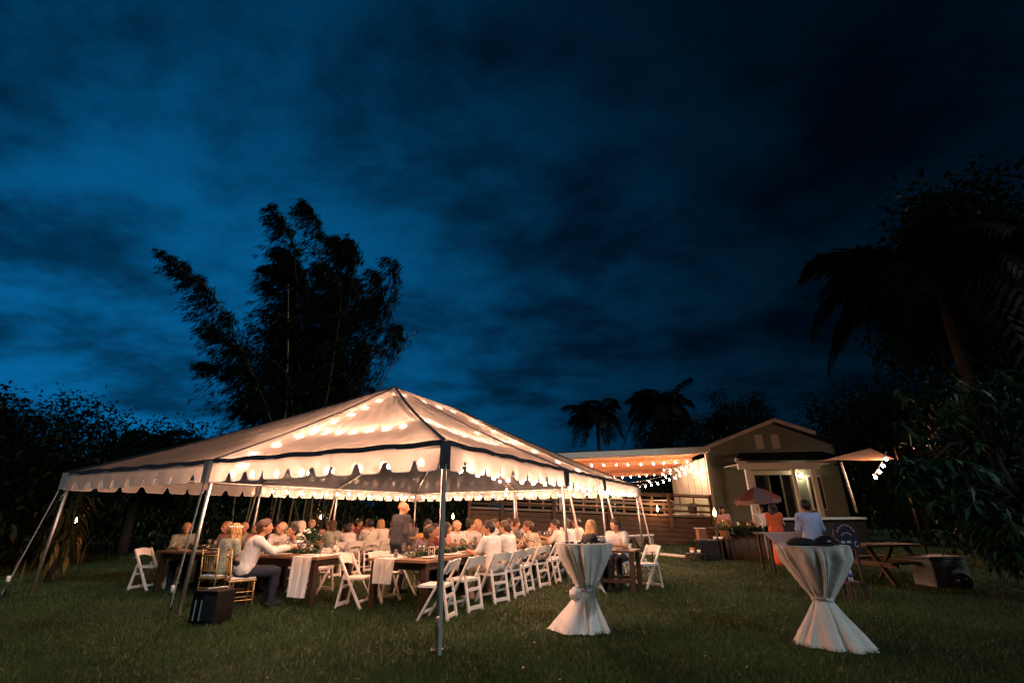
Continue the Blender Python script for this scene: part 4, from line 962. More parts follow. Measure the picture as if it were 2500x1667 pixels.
pouch('pouch', 'small pale beaded pouch on the nearer cocktail table', (1.22, 7.05, 1.057), (.07, .05, .06), mat('beaded', (.45, .42, .36), .3, noise=.5, nscale=60), 4, 'pouch')
pouch('clutch_bag', 'black clutch bag lying on the nearer cocktail table', (1.10, 7.0, 1.057), (.09, .05, .05), M['blackcloth'], 5, 'bag')
pouch('black_bag', 'large slumped black bag at the left on the right hand cocktail table', (3.55, 6.2, 1.057), (.19, .17, .065), M['blackcloth'], 6, 'bag')
pouch('camera_bag', 'shiny black bag at the right on the right hand cocktail table', (3.82, 6.2, 1.057), (.14, .11, .075), mat('black_leather', (.012, .012, .016), .35), 7, 'bag')
pouch('baseball_hat', 'small black cap at the front of the right hand cocktail table', (3.68, 6.02, 1.057), (.11, .09, .04), M['black'], 9, 'hat')

# ------------------------------------------------------------------ black equipment box with two pale strips
M['boxblack'] = mat('matt_black_box', (.004, .004, .005), .6, spec=.15)
eb = thing('equipment_box', 'black equipment box with two pale vertical strips on the grass at the left', 'box', (-4.36, 7.62, 0), R(-14))
MB().box((0, 0, .225), (.42, .34, .42)).build('cabinet', M['boxblack'], eb, bevel=.015)
for x in (-.13, -.03): MB().box((x, -.174, .19), (.014, .010, .26)).build('strip', mat('pale_blue_strip', (.30, .42, .44), .4), eb)
MB().tube([(.05, -.2, .445), (.06, -.2, .47), (.20, .0, .475), (.20, .02, .445)], .010, 6).build('handle', M['alu'], eb)
MB().box((.09, -.174, .22), (.2, .010, .32)).build('grille', M['blackcloth'], eb)
for sx in (-.18, .18):
    for sy in (-.16, .16): MB().box((sx, sy, .008), (.05, .05, .016)).build('foot', M['black'], eb)

# ------------------------------------------------------------------ arched sign and picnic bench at the right
sg_ = thing('arched_sign', 'dark arched sign board with faded pink lettering behind the right cocktail table', 'sign', (5.93, 9.0, .0), R(10))
po = [(-.24, .82), (.24, .82)] + [(.24 * math.cos(a), 1.06 + .20 * math.sin(a)) for a in np.linspace(0, math.pi, 14)]
MB().prism(po, (0, 0, 0), (1, 0, 0), (0, 0, 1), .04).build('board', mat('sign_board', (.012, .012, .03), .6), sg_)
lm = mat('pink_paint', (.42, .24, .27), .7, noise=.3)
for k in range(7):
    a = R(25 + k * 21.7); c0 = Vector((.185 * math.cos(a), -.024, 1.04 + .17 * math.sin(a)))
    MB().box(c0, (.045, .006, .026), rot=Matrix.Rotation(-(a - R(90)), 3, 'Y')).build('letter', lm, sg_)
for k in range(5):
    a = R(40 + k * 25); MB().box(Vector((.11 * math.cos(a), -.024, 1.0 + .08 * math.sin(a))), (.05, .006, .014), rot=Matrix.Rotation(-(a - R(90)), 3, 'Y')).build('letter', lm, sg_)
wm = mat('pale_paint', (.5, .5, .58), .6)
for x in (-.10, .02): MB().box((x, -.024, .93), (.075, .006, .035)).build('letter', wm, sg_)
MB().tube([(.16 + .035 * math.cos(a), -.024, .89 + .04 * math.sin(a)) for a in np.linspace(R(60), R(330), 12)], .008, 5).build('letter', wm, sg_)
for sx in (-.16, .16): MB().box((sx, .02, .41), (.04, .03, .82)).build('leg', M['darkwood'], sg_)
bt = thing('water_bottle', 'blue and white plastic bottle just right of the right cocktail table', 'bottle', (5.86, 9.02, .30))
MB().lathe([(.03, 0), (.034, .02), (.032, .10), (.034, .17), (.012, .21), (.012, .235), (0, .236)], 12).build('body', mat('bottle_plastic', (.6, .65, .75), .2), bt, True)
MB().lathe([(.0355, .07), (.0355, .13)], 12).build('label', mat('blue_label', (.05, .12, .45), .5), bt, True)
MB().lathe([(.014, .215), (.014, .24), (0, .241)], 10).build('cap', M['whitecap'], bt, True)
st = thing('bottle_stool', 'dark low stool under the plastic bottle', 'stool', (5.86, 9.02, 0))
MB().box((0, 0, .285), (.26, .26, .03)).build('seat', M['darkwood'], st)
for sx in (-.1, .1):
    for sy in (-.1, .1): MB().box((sx, sy, .135), (.03, .03, .27)).build('leg', M['darkwood'], st)
pb = thing('picnic_table', 'dark wooden picnic table with benches under the tree at the right', 'picnic table', (8.15, 11.3, 0), R(12))
for i in range(5): MB().box((0, -.3 + i * .15, .74), (1.5, .138, .04)).build('plank', M['deckwood'], pb)
for s in (-1, 1):
    for i in range(2): MB().box((0, s * (.62 + i * .15), .44), (1.5, .138, .04)).build('bench_plank', M['deckwood'], pb)
    for q in (-1, 1): MB().beam((q * .5, s * .15, .72), (q * .5, s * .62, 0), .05, .10, up=(1, 0, 0)).build('leg', M['deckwood'], pb)
    MB().box((s * .5, 0, .39), (.05, 1.5, .09)).build('bench_support', M['deckwood'], pb)
wc = thing('white_cooler', 'pale grey ice chest half hidden by leaves at the right', 'cooler', (8.75, 10.6, 0), R(8))
MB().box((0, 0, .26), (.85, .48, .50)).build('body', mat('cooler_plastic', (.20, .22, .20), .6, noise=.25), wc, bevel=.03)
MB().box((0, 0, .54), (.88, .50, .06)).build('lid', mat('cooler_lid', (.13, .14, .13), .6), wc, bevel=.015)
MB().box((0, -.25, .36), (.2, .02, .04)).build('handle', M['black'], wc)
hm_ = thing('black_ball', 'glossy black ball on the grass before the pale ice chest', 'ball', (8.72, 10.1, 0))
MB().ball((0, 0, .15), .15, 20, 12).build('shell', mat('gloss_black', (.008, .01, .01), .08), hm_, True)
MB().lathe([(.03, .293), (.03, .303), (0, .304)], 10).build('valve', M['black'], hm_)

for i, (lb, x, y) in enumerate((('dark bottle on the garden bar, nearest the torch', 7.15, 17.0), ('dark bottle on the garden bar, left of the umbrella pole', 7.7, 17.1), ('dark bottle on the garden bar, right of the umbrella pole', 8.45, 17.0))):
    t = thing('bottle', lb, 'bottle', (x, y, .957), 0, 'bottles on the garden bar'); inst('glass_body', IT['bottle'], t); inst('label', IT['label'], t)
for i, (lb, x, y) in enumerate((('lit candle jar at the left end of the garden bar', 7.0, 16.85), ('lit candle jar in the middle of the garden bar', 7.95, 16.9), ('lit candle jar at the right end of the garden bar', 8.7, 16.9))):
    t = thing('candle_jar', lb, 'candle', (x, y, .957), 0, 'candles on the garden bar'); t.scale = (1.6, 1.6, 1.6); inst('jar', IT['jar'], t); inst('wax', IT['wax'], t); inst('flame', IT['wick'], t, material=emit('bar_candle%d' % i, (1, .5, .2), 220))
# ------------------------------------------------------------------ people: round-cone distance fields polygonised with surface nets
def surfnet(Fv, org, h):
    nx, ny, nz = Fv.shape; ins = Fv < 0
    corners = [(i, j, k) for i in (0, 1) for j in (0, 1) for k in (0, 1)]
    sh = (nx - 1, ny - 1, nz - 1)
    cnt = np.zeros(sh, np.int8)
    for i, j, k in corners: cnt += ins[i:nx - 1 + i, j:ny - 1 + j, k:nz - 1 + k]
    act = (cnt > 0) & (cnt < 8); idx = np.argwhere(act)
    acc = np.zeros((len(idx), 3)); num = np.zeros(len(idx))
    I, J, K = idx.T
    for a in corners:
        for ax in range(3):
            if a[ax]: continue
            b = list(a); b[ax] = 1
            fa = Fv[I + a[0], J + a[1], K + a[2]]; fb = Fv[I + b[0], J + b[1], K + b[2]]
            m = (fa < 0) != (fb < 0); t = np.where(m, fa / (fa - fb + 1e-12), 0)
            p = np.tile(np.array(a, float), (len(idx), 1)); p[:, ax] = t
            acc += p * m[:, None]; num += m
    V = org + (idx + acc / np.maximum(num, 1)[:, None]) * h
    vid = -np.ones(sh, np.int64); vid[act] = np.arange(len(idx)); faces = []
    for ax in range(3):
        sl0 = [slice(None)] * 3; sl1 = [slice(None)] * 3; sl0[ax] = slice(0, -1); sl1[ax] = slice(1, None)
        A, B = ins[tuple(sl0)], ins[tuple(sl1)]; e = np.argwhere(A != B); u, v = [(1, 2), (2, 0), (0, 1)][ax]
        ok = (e[:, u] > 0) & (e[:, v] > 0) & (e[:, u] < sh[u]) & (e[:, v] < sh[v]); e = e[ok]
        def cell(du, dv): q = e.copy(); q[:, u] -= du; q[:, v] -= dv; return vid[q[:, 0], q[:, 1], q[:, 2]]
        quad = np.stack([cell(1, 1), cell(0, 1), cell(0, 0), cell(1, 0)], -1)
        flip = ~A[e[:, 0], e[:, 1], e[:, 2]]; quad[flip] = quad[flip][:, ::-1]; faces.append(quad)
    Fq = np.concatenate(faces); Fq = Fq[(Fq >= 0).all(1)]
    return V, Fq
def sdf_mesh(cones, h=.016, k=.03, sub=(), wav=0.0):
    """cones: (p0,p1,r0,r1)"""
    c = [(np.array(a, float), np.array(b, float), r0, r1) for a, b, r0, r1 in cones]
    lo = np.min([np.minimum(a, b) - max(r0, r1) for a, b, r0, r1 in c], 0) - 3 * h; hi = np.max([np.maximum(a, b) + max(r0, r1) for a, b, r0, r1 in c], 0) + 3 * h
    n = np.ceil((hi - lo) / h).astype(int) + 1; Fv = np.full(n, .2)
    ax = [lo[i] + h * np.arange(n[i]) for i in range(3)]
    def block(a, b, r): 
        s = []
        for i in range(3):
            i0 = max(0, int((min(a[i], b[i]) - r - lo[i]) / h)); i1 = min(n[i], int((max(a[i], b[i]) + r - lo[i]) / h) + 2); s.append(slice(i0, i1))
        return tuple(s)
    def dist(s, a, b, r0, r1):
        X = ax[0][s[0]][:, None, None]; Y = ax[1][s[1]][None, :, None]; Z = ax[2][s[2]][None, None, :]
        ba = b - a; L2 = max(1e-9, ba @ ba)
        t = np.clip(((X - a[0]) * ba[0] + (Y - a[1]) * ba[1] + (Z - a[2]) * ba[2]) / L2, 0, 1)
        return np.sqrt((X - a[0] - t * ba[0]) ** 2 + (Y - a[1] - t * ba[1]) ** 2 + (Z - a[2] - t * ba[2]) ** 2) - (r0 + t * (r1 - r0))
    for a, b, r0, r1 in c:
        s = block(a, b, max(r0, r1) + .07); d = dist(s, a, b, r0, r1); f = Fv[s]; kk = min(k, .9 * min(r0, r1) + .004)
        q = np.clip(.5 + .5 * (f - d) / kk, 0, 1); Fv[s] = f * (1 - q) + d * q - kk * q * (1 - q)
    for a, r in sub:
        a = np.array(a, float); s = block(a, a, r + .04); d = -dist(s, a, a, r, r); f = Fv[s]; kk = .012
        q = np.clip(.5 - .5 * (f - d) / kk, 0, 1); Fv[s] = f * (1 - q) + d * q + kk * q * (1 - q)
    if wav:
        X = ax[0][:, None, None]; Y = ax[1][None, :, None]; Z = ax[2][None, None, :]
        Fv = Fv + wav * (np.sin(Z * 55 + 9 * np.sin(X * 14 + Y * 9)) * .6 + np.sin(X * 60 + Z * 23 + Y * 41) * .4)
    return surfnet(Fv, lo, h)

def rot_z(p, a): c, s = math.cos(a), math.sin(a); return (p[0] * c - p[1] * s, p[0] * s + p[1] * c, p[2])
def make_pose(kind='sit', lean=12, twist=0, yaw=0, nod=0, armL='table', armR='table', fem=False):
    """joint set; the figure faces +y"""
    f = .92 if fem else 1.0; sw = .178 * f
    J = {}; ln = R(lean)
    dirv = np.array([0, math.sin(ln), math.cos(ln)])
    pel = np.array([0, -.02, .555]) if kind == 'sit' else np.array([0, 0, .93])
    J['pel'] = pel; J['waist'] = pel + .17 * dirv; d2 = np.array([0, math.sin(ln * 1.25), math.cos(ln * 1.25)])
    J['chest'] = J['waist'] + .19 * d2; J['neck'] = J['chest'] + .155 * d2
    J['head'] = J['neck'] + np.array([0, .035 + .10 * math.sin(ln), .125])
    sh = J['chest'] + .085 * d2
    for s, n in ((-1, 'L'), (1, 'R')):
        so = np.array(rot_z((s * sw, 0, 0), R(twist))); S_ = sh + so; J['sh' + n] = S_; mode = armL if s < 0 else armR
        if kind == 'sit':
            if mode == 'table': E_, H_ = S_ + [s * .05, .15, -.235], np.array([s * .13, S_[1] + .40, .80])
            elif mode == 'chin': E_, H_ = np.array([s * .17, S_[1] + .30, .80]), J['head'] + [s * .03, .09, -.12]
            elif mode == 'reach': E_, H_ = S_ + [s * .06, .22, -.17], np.array([s * .16, S_[1] + .50, .86])
            elif mode == 'cross': E_, H_ = S_ + [s * .06, .17, -.22], np.array([-s * .06, S_[1] + .34, .80])
            else: E_, H_ = S_ + [s * .05, .05, -.27], S_ + [s * .0, .27, -.36]
        else:
            if mode == 'down': E_, H_ = S_ + [s * .05, -.03, -.28], S_ + [s * .045, .05, -.52]
            elif mode == 'drink': E_, H_ = S_ + [s * .06, -.01, -.28], S_ + [s * -.03, .25, -.18]
            elif mode == 'fold': E_, H_ = S_ + [s * .07, .02, -.27], S_ + [-s * .10, .20, -.24]
            else: E_, H_ = S_ + [s * .07, -.05, -.27], S_ + [s * .0, .16, -.40]
        J['el' + n] = np.array(E_, float); J['ha' + n] = np.array(H_, float)
        hx = s * .085
        if kind == 'sit': J['hip' + n] = pel + [hx, .02, -.03]; J['kn' + n] = np.array([s * .12, .43, .51]); J['an' + n] = np.array([s * .12, .41, .085]); J['toe' + n] = np.array([s * .135, .58, .035])
        else: J['hip' + n] = pel + [hx, 0, -.03]; J['kn' + n] = np.array([s * .095, .035, .50]); J['an' + n] = np.array([s * .10, -.01, .085]); J['toe' + n] = np.array([s * .125, .16, .035])
    J['yaw'] = R(yaw); J['nod'] = R(nod); J['f'] = f; J['kind'] = kind
    return J
def headpt(J, p):
    c, s = math.cos(J['nod']), math.sin(J['nod']); x, y, z = p; y, z = y * c + z * s, -y * s + z * c
    return J['head'] + np.array(rot_z((x, y, z), J['yaw']))
def torso(J, g=0.0):
    f = J['f']; o = []
    def two(a, b, xa, xb, ra, rb):
        for s in (-1, 1): o.append((J[a] + [s * xa, 0, 0], J[b] + [s * xb, 0, 0], ra + g, rb + g))
    two('pel', 'waist', .075 * (2 - f), .055 * f, .120, .102); two('waist', 'chest', .055 * f, .075 * f, .102, .115)
    for n in 'LR': o.append((J['chest'] + [0, 0, .05], J['sh' + n] + [0, 0, -.005], .085 + g, .062 + g))
    return o
def arms(J, g=0.0, upto=1.0):
    o = []
    for n in 'LR':
        a, e, h = J['sh' + n], J['el' + n], J['ha' + n]
        if upto <= .5: t = upto * 2; o.append((a, a + (e - a) * t, .053 + g, .053 - .010 * t + g * 1.25))
        else:
            o.append((a, e, .053 + g, .043 + g)); t = (upto - .5) * 2
            o.append((e, e + (h - e) * t, .041 + g, .041 - .012 * t + g))
    return o
def legs(J, g=0.0, foot=True):
    o = []
    for n in 'LR':
        o.append((J['hip' + n], J['kn' + n], .088 + g, .060 + g)); o.append((J['kn' + n], J['an' + n], .058 + g, .040 + g))
        if foot: o.append((J['an' + n] + [0, -.03, -.035], J['toe' + n], .042, .034))
    return o
def fingers(J):
    mb = MB()
    for s, n in ((-1, 'L'), (1, 'R')):
        h = Vector(J['ha' + n]); d = (Vector(J['ha' + n]) - Vector(J['el' + n])).normalized(); up = Vector((0, 0, 1)); sd = d.cross(up).normalized() * (1 if s > 0 else -1)
        dn = d.cross(sd).normalized(); dn = dn if dn.z < 0 else -dn
        for i, (o, l) in enumerate(((.026, .070), (.009, .080), (-.009, .074), (-.026, .058))):
            p = h + d * .055 + sd * -o; mb.tube([p - d * .02, p + d * l * .45 + dn * .008, p + d * l * .8 + dn * .028, p + d * l * .9 + dn * .048], [.0095, .009, .008, .006], 6)
        p = h + d * .01 - sd * .026; mb.tube([p, p + d * .03 - sd * .028 + dn * .012, p + d * .058 - sd * .03 + dn * .03], [.012, .010, .007], 6)
    return mb
def body(J):
    c = torso(J) + arms(J) + legs(J)
    for n in 'LR':
        d = J['ha' + n] - J['el' + n]; d = d / np.linalg.norm(d); c.append((J['ha' + n], J['ha' + n] + d * .055, .029, .030))
    c.append((J['neck'] - [0, 0, .04], headpt(J, (0, -.02, -.06)), .056, .050))
    c += [(headpt(J, (0, -.022, .030)), headpt(J, (0, .012, .012)), .091, .086), (headpt(J, (0, .02, -.03)), headpt(J, (0, .045, -.075)), .066, .040),
          (headpt(J, (0, .092, .005)), headpt(J, (0, .112, -.032)), .011, .016), (headpt(J, (-.035, .078, .028)), headpt(J, (.035, .078, .028)), .018, .018),
          (headpt(J, (-.018, .086, -.066)), headpt(J, (.018, .086, -.066)), .012, .012)]
    for s in (-1, 1): c.append((headpt(J, (s * .088, -.01, .01)), headpt(J, (s * .086, -.012, -.03)), .014, .011))
    sub = [(headpt(J, (s * .034, .104, .004)), .017) for s in (-1, 1)]
    V, F = sdf_mesh(c, .0155, .03, sub); fm = fingers(J)
    V2 = np.array(fm.v); F2 = [f for f in fm.f if len(f) == 4]
    return np_mesh('person_body', np.r_[V, V2], np.r_[F, np.array(F2) + len(V)], None, True)
def garment(cones, wav=.0035): V, F = sdf_mesh(cones, .0175, .035, (), wav); return np_mesh('garment', V, F, None, True)
def dress(J):
    c = torso(J, .014) + arms(J, .012, .16)
    if J['kind'] == 'sit':
        for n in 'LR': c.append((J['hip' + n], J['kn' + n] + [0, .0, .0], .108, .090)); c.append((J['kn' + n], J['kn' + n] + [0, -.01, -.22], .085, .10))
        c.append((J['pel'], (J['knL'] + J['knR']) / 2, .12, .10))
    else:
        c.append((J['pel'], np.array([0, .0, .30]), .15, .17)); c.append((np.array([0, 0, .55]), np.array([-.03, .0, .10]), .16, .19))
    return garment(c)
def hair_mesh(style):
    c = [((0, -.030, .040), (0, -.002, .032), .098, .095), ((0, -.055, -.01), (0, -.05, .03), .078, .085)]; sub = [((0, .115, -.045), .105)]
    if style == 'short': c += [((0, .05, .085), (0, .01, .09), .040, .05)]
    if style == 'bun': c += [((0, -.085, .10), (0, -.095, .125), .045, .042), ((0, .05, .085), (0, .01, .09), .035, .05)]
    if style == 'long':
        c += [((s * .062, -.055, -.02), (s * .075, -.075, -.20), .055, .060) for s in (-1, 0, 1)] + [((s * .05, -.08, -.20), (s * .055, -.09, -.36), .055, .035) for s in (-1, 0, 1)]
        c += [((s * .082, .0, .0), (s * .085, -.02, -.13), .025, .03) for s in (-1, 1)]
    if style == 'fringe': c = [((0, -.035, -.005), (0, -.04, .01), .092, .09)]; sub = [((0, .11, -.02), .11), ((0, .02, .11), .105)]
    if style == 'shoulder': c += [((s * .070, -.035, -.02), (s * .080, -.04, -.15), .048, .042) for s in (-1, 1)] + [((0, -.07, -.02), (0, -.08, -.16), .06, .05)]
    V, F = sdf_mesh(c, .011, .03, sub, .006); return np_mesh('hair', V, F, None, True)
HAIR = {s: hair_mesh(s) for s in ('short', 'bun', 'long', 'fringe', 'shoulder')}
eye_me = MB().ball((-.034, .0875, .004), .0095, 6, 4).ball((.034, .0875, .004), .0095, 6, 4).mesh('eyes', mat('dark_eyes', (.01, .008, .006), .15), True)
POSES = {'up': dict(lean=8, yaw=0), 'upL': dict(lean=10, yaw=38, armR='lap'), 'upR': dict(lean=10, yaw=-38, armL='cross'), 'lean': dict(lean=26, nod=-14, armL='reach', armR='table'), 'leanL': dict(lean=20, yaw=45, twist=8, armL='cross', armR='reach'),
         'chin': dict(lean=18, yaw=-20, armR='chin', armL='cross'), 'eat': dict(lean=15, nod=-8, yaw=-18, twist=-6, armL='reach', armR='reach'), 'bent': dict(lean=34, nod=-18, yaw=20, armL='reach', armR='reach')}
PO = {}
for k_, v_ in POSES.items():
    for fem in (False, True):
        if fem and k_ in ('bent', 'eat'): continue
        if (not fem) and k_ in ('chin',): continue
        J = make_pose('sit', fem=fem, **v_); PO[(k_, fem)] = dict(J=J, body=body(J))
for k_, kw in (('st_down', dict(lean=3, yaw=-48, armL='down', armR='down')), ('st_fem', dict(lean=2, yaw=20, armL='drink', armR='fold', fem=True)), ('st_back', dict(lean=5, yaw=15, armL='fold', armR='fold'))):
    J = make_pose('stand', **kw); PO[(k_, kw.get('fem', False))] = dict(J=J, body=body(J))
def gar(key, kind):
    P_ = PO[key]
    if kind not in P_:
        J = P_['J']
        if kind == 'short': P_[kind] = garment(torso(J, .014) + arms(J, .016, .36))
        elif kind == 'long': P_[kind] = garment(torso(J, .014) + arms(J, .013, .93))
        elif kind == 'dress': P_[kind] = dress(J)
        elif kind == 'trousers': P_[kind] = garment([(J['pel'] + [s * .07, 0, -.02], J['pel'] + [s * .06, 0, .06], .130, .118) for s in (-1, 1)] + legs(J, .016, False))
        elif kind == 'shoes':
            V, F = sdf_mesh([(J['an' + n] + [0, -.03, -.030], J['toe' + n] + [0, .01, 0], .050, .040) for n in 'LR'], .016); P_[kind] = np_mesh('shoes', V, F, None, True)
    return P_[kind]
SK = [mat('skin_light', (.52, .30, .20), .55, noise=.06, nscale=30), mat('skin_tan', (.40, .21, .13), .55, noise=.06, nscale=30), mat('skin_brown', (.22, .11, .065), .55, noise=.06, nscale=30)]
HC = {'dark': mat('hair_dark', (.012, .009, .007), .5, noise=.4, nscale=60, bump=.5, bscale=120), 'brown': mat('hair_brown', (.055, .028, .016), .5, noise=.4, nscale=60, bump=.5, bscale=120), 'blond': mat('hair_blond', (.42, .25, .11), .5, noise=.35, nscale=60, bump=.5, bscale=120), 'white': mat('hair_white', (.55, .48, .42), .6, noise=.2, nscale=60, bump=.4, bscale=120), 'grey': mat('hair_grey', (.25, .22, .20), .6, noise=.3, nscale=60, bump=.4, bscale=120)}
CL = {'white': mat('white_shirt', (.58, .565, .55), .85, noise=.04, nscale=12, bump=.3, bscale=25), 'cream': mat('cream_shirt', (.62, .55, .42), .85, noise=.05, nscale=12, bump=.3, bscale=25), 'navy': mat('navy_cloth', (.012, .016, .032), .85, bump=.3, bscale=25), 'black': mat('black_garment', (.011, .011, .012), .85, bump=.3, bscale=25),
      'slate': mat('slate_shirt', (.045, .047, .058), .85, noise=.3, nscale=14, bump=.3, bscale=25), 'grey': mat('grey_shirt', (.16, .15, .155), .85, noise=.2, nscale=10, bump=.3, bscale=25), 'blue': mat('light_blue_shirt', (.40, .48, .78), .85, noise=.08, nscale=10, bump=.3, bscale=25), 'orange': mat('orange_dress', (.62, .10, .03), .7, noise=.12, nscale=8, bump=.3, bscale=25), 'yellow': mat('apricot_dress', (.62, .33, .12), .8, noise=.1, nscale=10), 'pink': mat('pink_dress', (.55, .30, .28), .8, noise=.1, nscale=10), 'maroon': mat('maroon_top', (.14, .03, .035), .85, bump=.3, bscale=25),
      'floral': patternmat('dark_floral_shirt', (.50, .38, .26), (.05, .06, .04), (.35, .12, .07), 17), 'palefloral': patternmat('pale_floral_shirt', (.55, .52, .44), (.62, .58, .5), (.12, .17, .15), 15), 'greenfloral': patternmat('grey_green_floral', (.26, .28, .22), (.10, .14, .11), (.4, .38, .3), 16), 'purple': patternmat('dark_print', (.07, .05, .07), (.15, .10, .12), None, 18), 'khaki': mat('khaki_trousers', (.28, .22, .14), .85)}
def person(label, pos, face, pose, fem=False, skin=0, top=('short', 'white'), low='navy', hair=('short', 'dark'), z=0.0, scale=1.0, wy=None):
    """pos world xy, face world xy direction"""
    key = (pose, fem); P_ = PO[key]; J = P_['J']
    t = thing('person', label, 'person', (pos[0], pos[1], z), math.atan2(-face[0], face[1])); t.scale = (scale,) * 3
    b = inst('body', P_['body'], t, material=SK[skin])
    g = inst({'dress': 'dress'}.get(top[0], 'shirt'), gar(key, top[0]), t, material=CL[top[1]])
    if top[0] != 'dress' : inst('trousers', gar(key, 'trousers'), t, material=CL[low])
    inst('shoes', gar(key, 'shoes'), t, material=CL['black'] if low != 'khaki' else CL['khaki'])
    hd = dict(loc=tuple(J['head']), rot=(-J['nod'], 0, J['yaw']))
    if hair: inst('hair', HAIR[hair[0]], t, material=HC[hair[1]], **hd)
    inst('eyes', eye_me, t, **hd)
    return t, J
def flower(t, J, p=(.085, -.03, .06), s=1.0):
    q = headpt(J, p); m = MB()
    for k in range(5): a = k * 1.257; m.ball((.022 * s * math.cos(a), 0, .022 * s * math.sin(a)), .017 * s, 7, 4)
    m.build('hair_flower', M['whitecap'], t, True, loc=tuple(q), rot=(0, 0, J['yaw'] + (1.3 if p[0] > 0 else -1.3)))
def lei(t, J, material):
    m = MB(); c = J['neck'] + [0, .03, -.03]
    for k in range(22):
        a = k / 22 * 2 * math.pi; m.ball((c[0] + .115 * math.cos(a), c[1] + .03 + .115 * math.sin(a), c[2] - .035 - .07 * math.sin(a)), .024, 6, 4)
    m.build('lei', material, t, True)
def seatp(label, w, l, face, pose, chair=None, **k):
    p = T(w, l); d = WX * face[0] + LX * face[1]; d.normalize()
    if chair != 'none': folding_chair(chair or ('folding chair of the ' + label), w - 0, l - 0, face, .5)
    return person(label, (p.x, p.y), (d.x, d.y), pose, **k)
pinkm = mat('red_lei', (.5, .05, .03), .8); yel = mat('yellow_lei', (.65, .35, .05), .8)
# right hand table, right side (backs to the camera)
t, J = seatp('man in white shirt with a lei at the right hand table', .84, 2.98, (1, .15), 'upL', skin=1, top=('short', 'white'), hair=('short', 'dark'), low='khaki'); lei(t, J, M['whitecap'])
seatp('woman with a high bun at the right hand table', .82, 3.60, (1, .05), 'up', fem=True, skin=0, top=('short', 'white'), hair=('bun', 'brown'), low='khaki')
seatp('man in dark floral shirt at the right hand table', .84, 4.98, (1, .3), 'leanL', skin=1, top=('short', 'floral'), hair=('short', 'brown'))
seatp('woman in white top far along the right hand table', .84, 7.35, (1, 0), 'upR', fem=True, skin=0, top=('short', 'white'), hair=('shoulder', 'brown'), low='khaki')
seatp('man in cream shirt far along the right hand table', .84, 8.1, (1, 0), 'up', skin=1, top=('short', 'cream'), hair=('short', 'dark'))
# right hand table, left side
seatp('woman in apricot dress with a yellow lei facing the camera', 2.85, 3.72, (-1, -.9), 'up', fem=True, skin=0, top=('dress', 'yellow'), hair=('bun', 'dark'))
t = seatp('dark haired woman in pale dress leaning towards the right hand table', 2.80, 4.05, (-1, -.1), 'leanL', fem=True, skin=0, top=('dress', 'pink'), hair=('shoulder', 'dark'), chair='none')[0]
seatp('balding man in white shirt behind the dark haired woman', 2.82, 4.75, (-1, -.3), 'up', skin=0, top=('short', 'white'), hair=('fringe', 'grey'))
seatp('man in dark print shirt bending over the right hand table', 2.80, 3.12, (-1, .25), 'bent', skin=2, top=('short', 'purple'), hair=('short', 'dark'))
seatp('man in maroon shirt beside the man bending over the table', 2.82, 3.48, (-1, .1), 'lean', skin=1, top=('short', 'maroon'), hair=('short', 'dark'), chair='none')
seatp('dark haired woman in white right of the nearest tent leg', 2.82, 5.25, (-1, .2), 'upL', fem=True, skin=0, top=('short', 'white'), hair=('bun', 'dark'), low='khaki')
seatp('pale haired woman in white just below the far torch', 2.84, 5.7, (-1, -.2), 'upR', fem=True, skin=0, top=('dress', 'white'), hair=('shoulder', 'blond'))
t, J = seatp('woman in white dress with white flowers in her hair', 2.82, 8.5, (-1, -.2), 'leanL', fem=True, skin=0, top=('dress', 'white'), hair=('bun', 'dark')); flower(t, J); flower(t, J, (-.085, -.03, .06))
seatp('man in white shirt sitting midway along the right hand table', 2.82, 6.6, (-1, 0), 'up', skin=1, top=('short', 'white'), hair=('short', 'brown'))
seatp('long haired woman facing the camera at the far table end', 1.9, 9.15, (0, -1), 'chin', fem=True, skin=0, top=('short', 'cream'), hair=('long', 'dark'), low='khaki')
# front table: near side
chiavari('gold chiavari chair with white cushion under the man in the long white shirt', 4.35, .62, R(-25))
chiavari('gold chiavari chair at the front table seen from behind, left of the white shirt', 5.05, .70, R(4), True)
p = T(4.33, .66); d = LX * .9 - WX * .42
person('man in long sleeved white shirt seated with his back to the camera', (p.x, p.y), (d.x, d.y), 'eat', skin=1, top=('long', 'white'), hair=('short', 'brown'), low='navy', scale=1.06)
p = T(5.05, .74); t, J = person('person with blond hair and a white flower crown, on a chiavari chair', (p.x, p.y), (LX.x, LX.y), 'upL', True, 0, ('short', 'greenfloral'), 'navy', ('shoulder', 'blond'))
m = MB()
for k in range(16):
    a = k / 16 * 2 * math.pi; m.ball((.098 * math.cos(a), -.02 + .105 * math.sin(a), .065), .020, 6, 4)
m.build('flower_crown', M['whitecap'], t, True, loc=tuple(J['head']), rot=(0, 0, J['yaw']))
# front table: far side and left end
seatp('man in patterned shirt at the left end of the front table', 8.12, 1.85, (-1, -.5), 'up', skin=1, top=('long', 'greenfloral'), hair=('fringe', 'grey'))
seatp('blond long haired woman facing the camera at the front table', 7.70, 2.62, (.0, -1), 'up', fem=True, skin=0, top=('dress', 'pink'), hair=('long', 'blond'))
seatp('bald man facing the camera at the front table', 7.12, 2.66, (-.2, -1), 'upL', skin=1, top=('short', 'palefloral'), hair=None)
seatp('dark haired man in dark shirt beyond the front table', 6.30, 2.75, (-1, -.3), 'up', skin=1, top=('short', 'black'), hair=('short', 'dark'))
seatp('man with thin hair and white shirt beyond the front table', 5.92, 2.62, (-.7, -1), 'upR', skin=0, top=('short', 'white'), hair=('fringe', 'grey'))
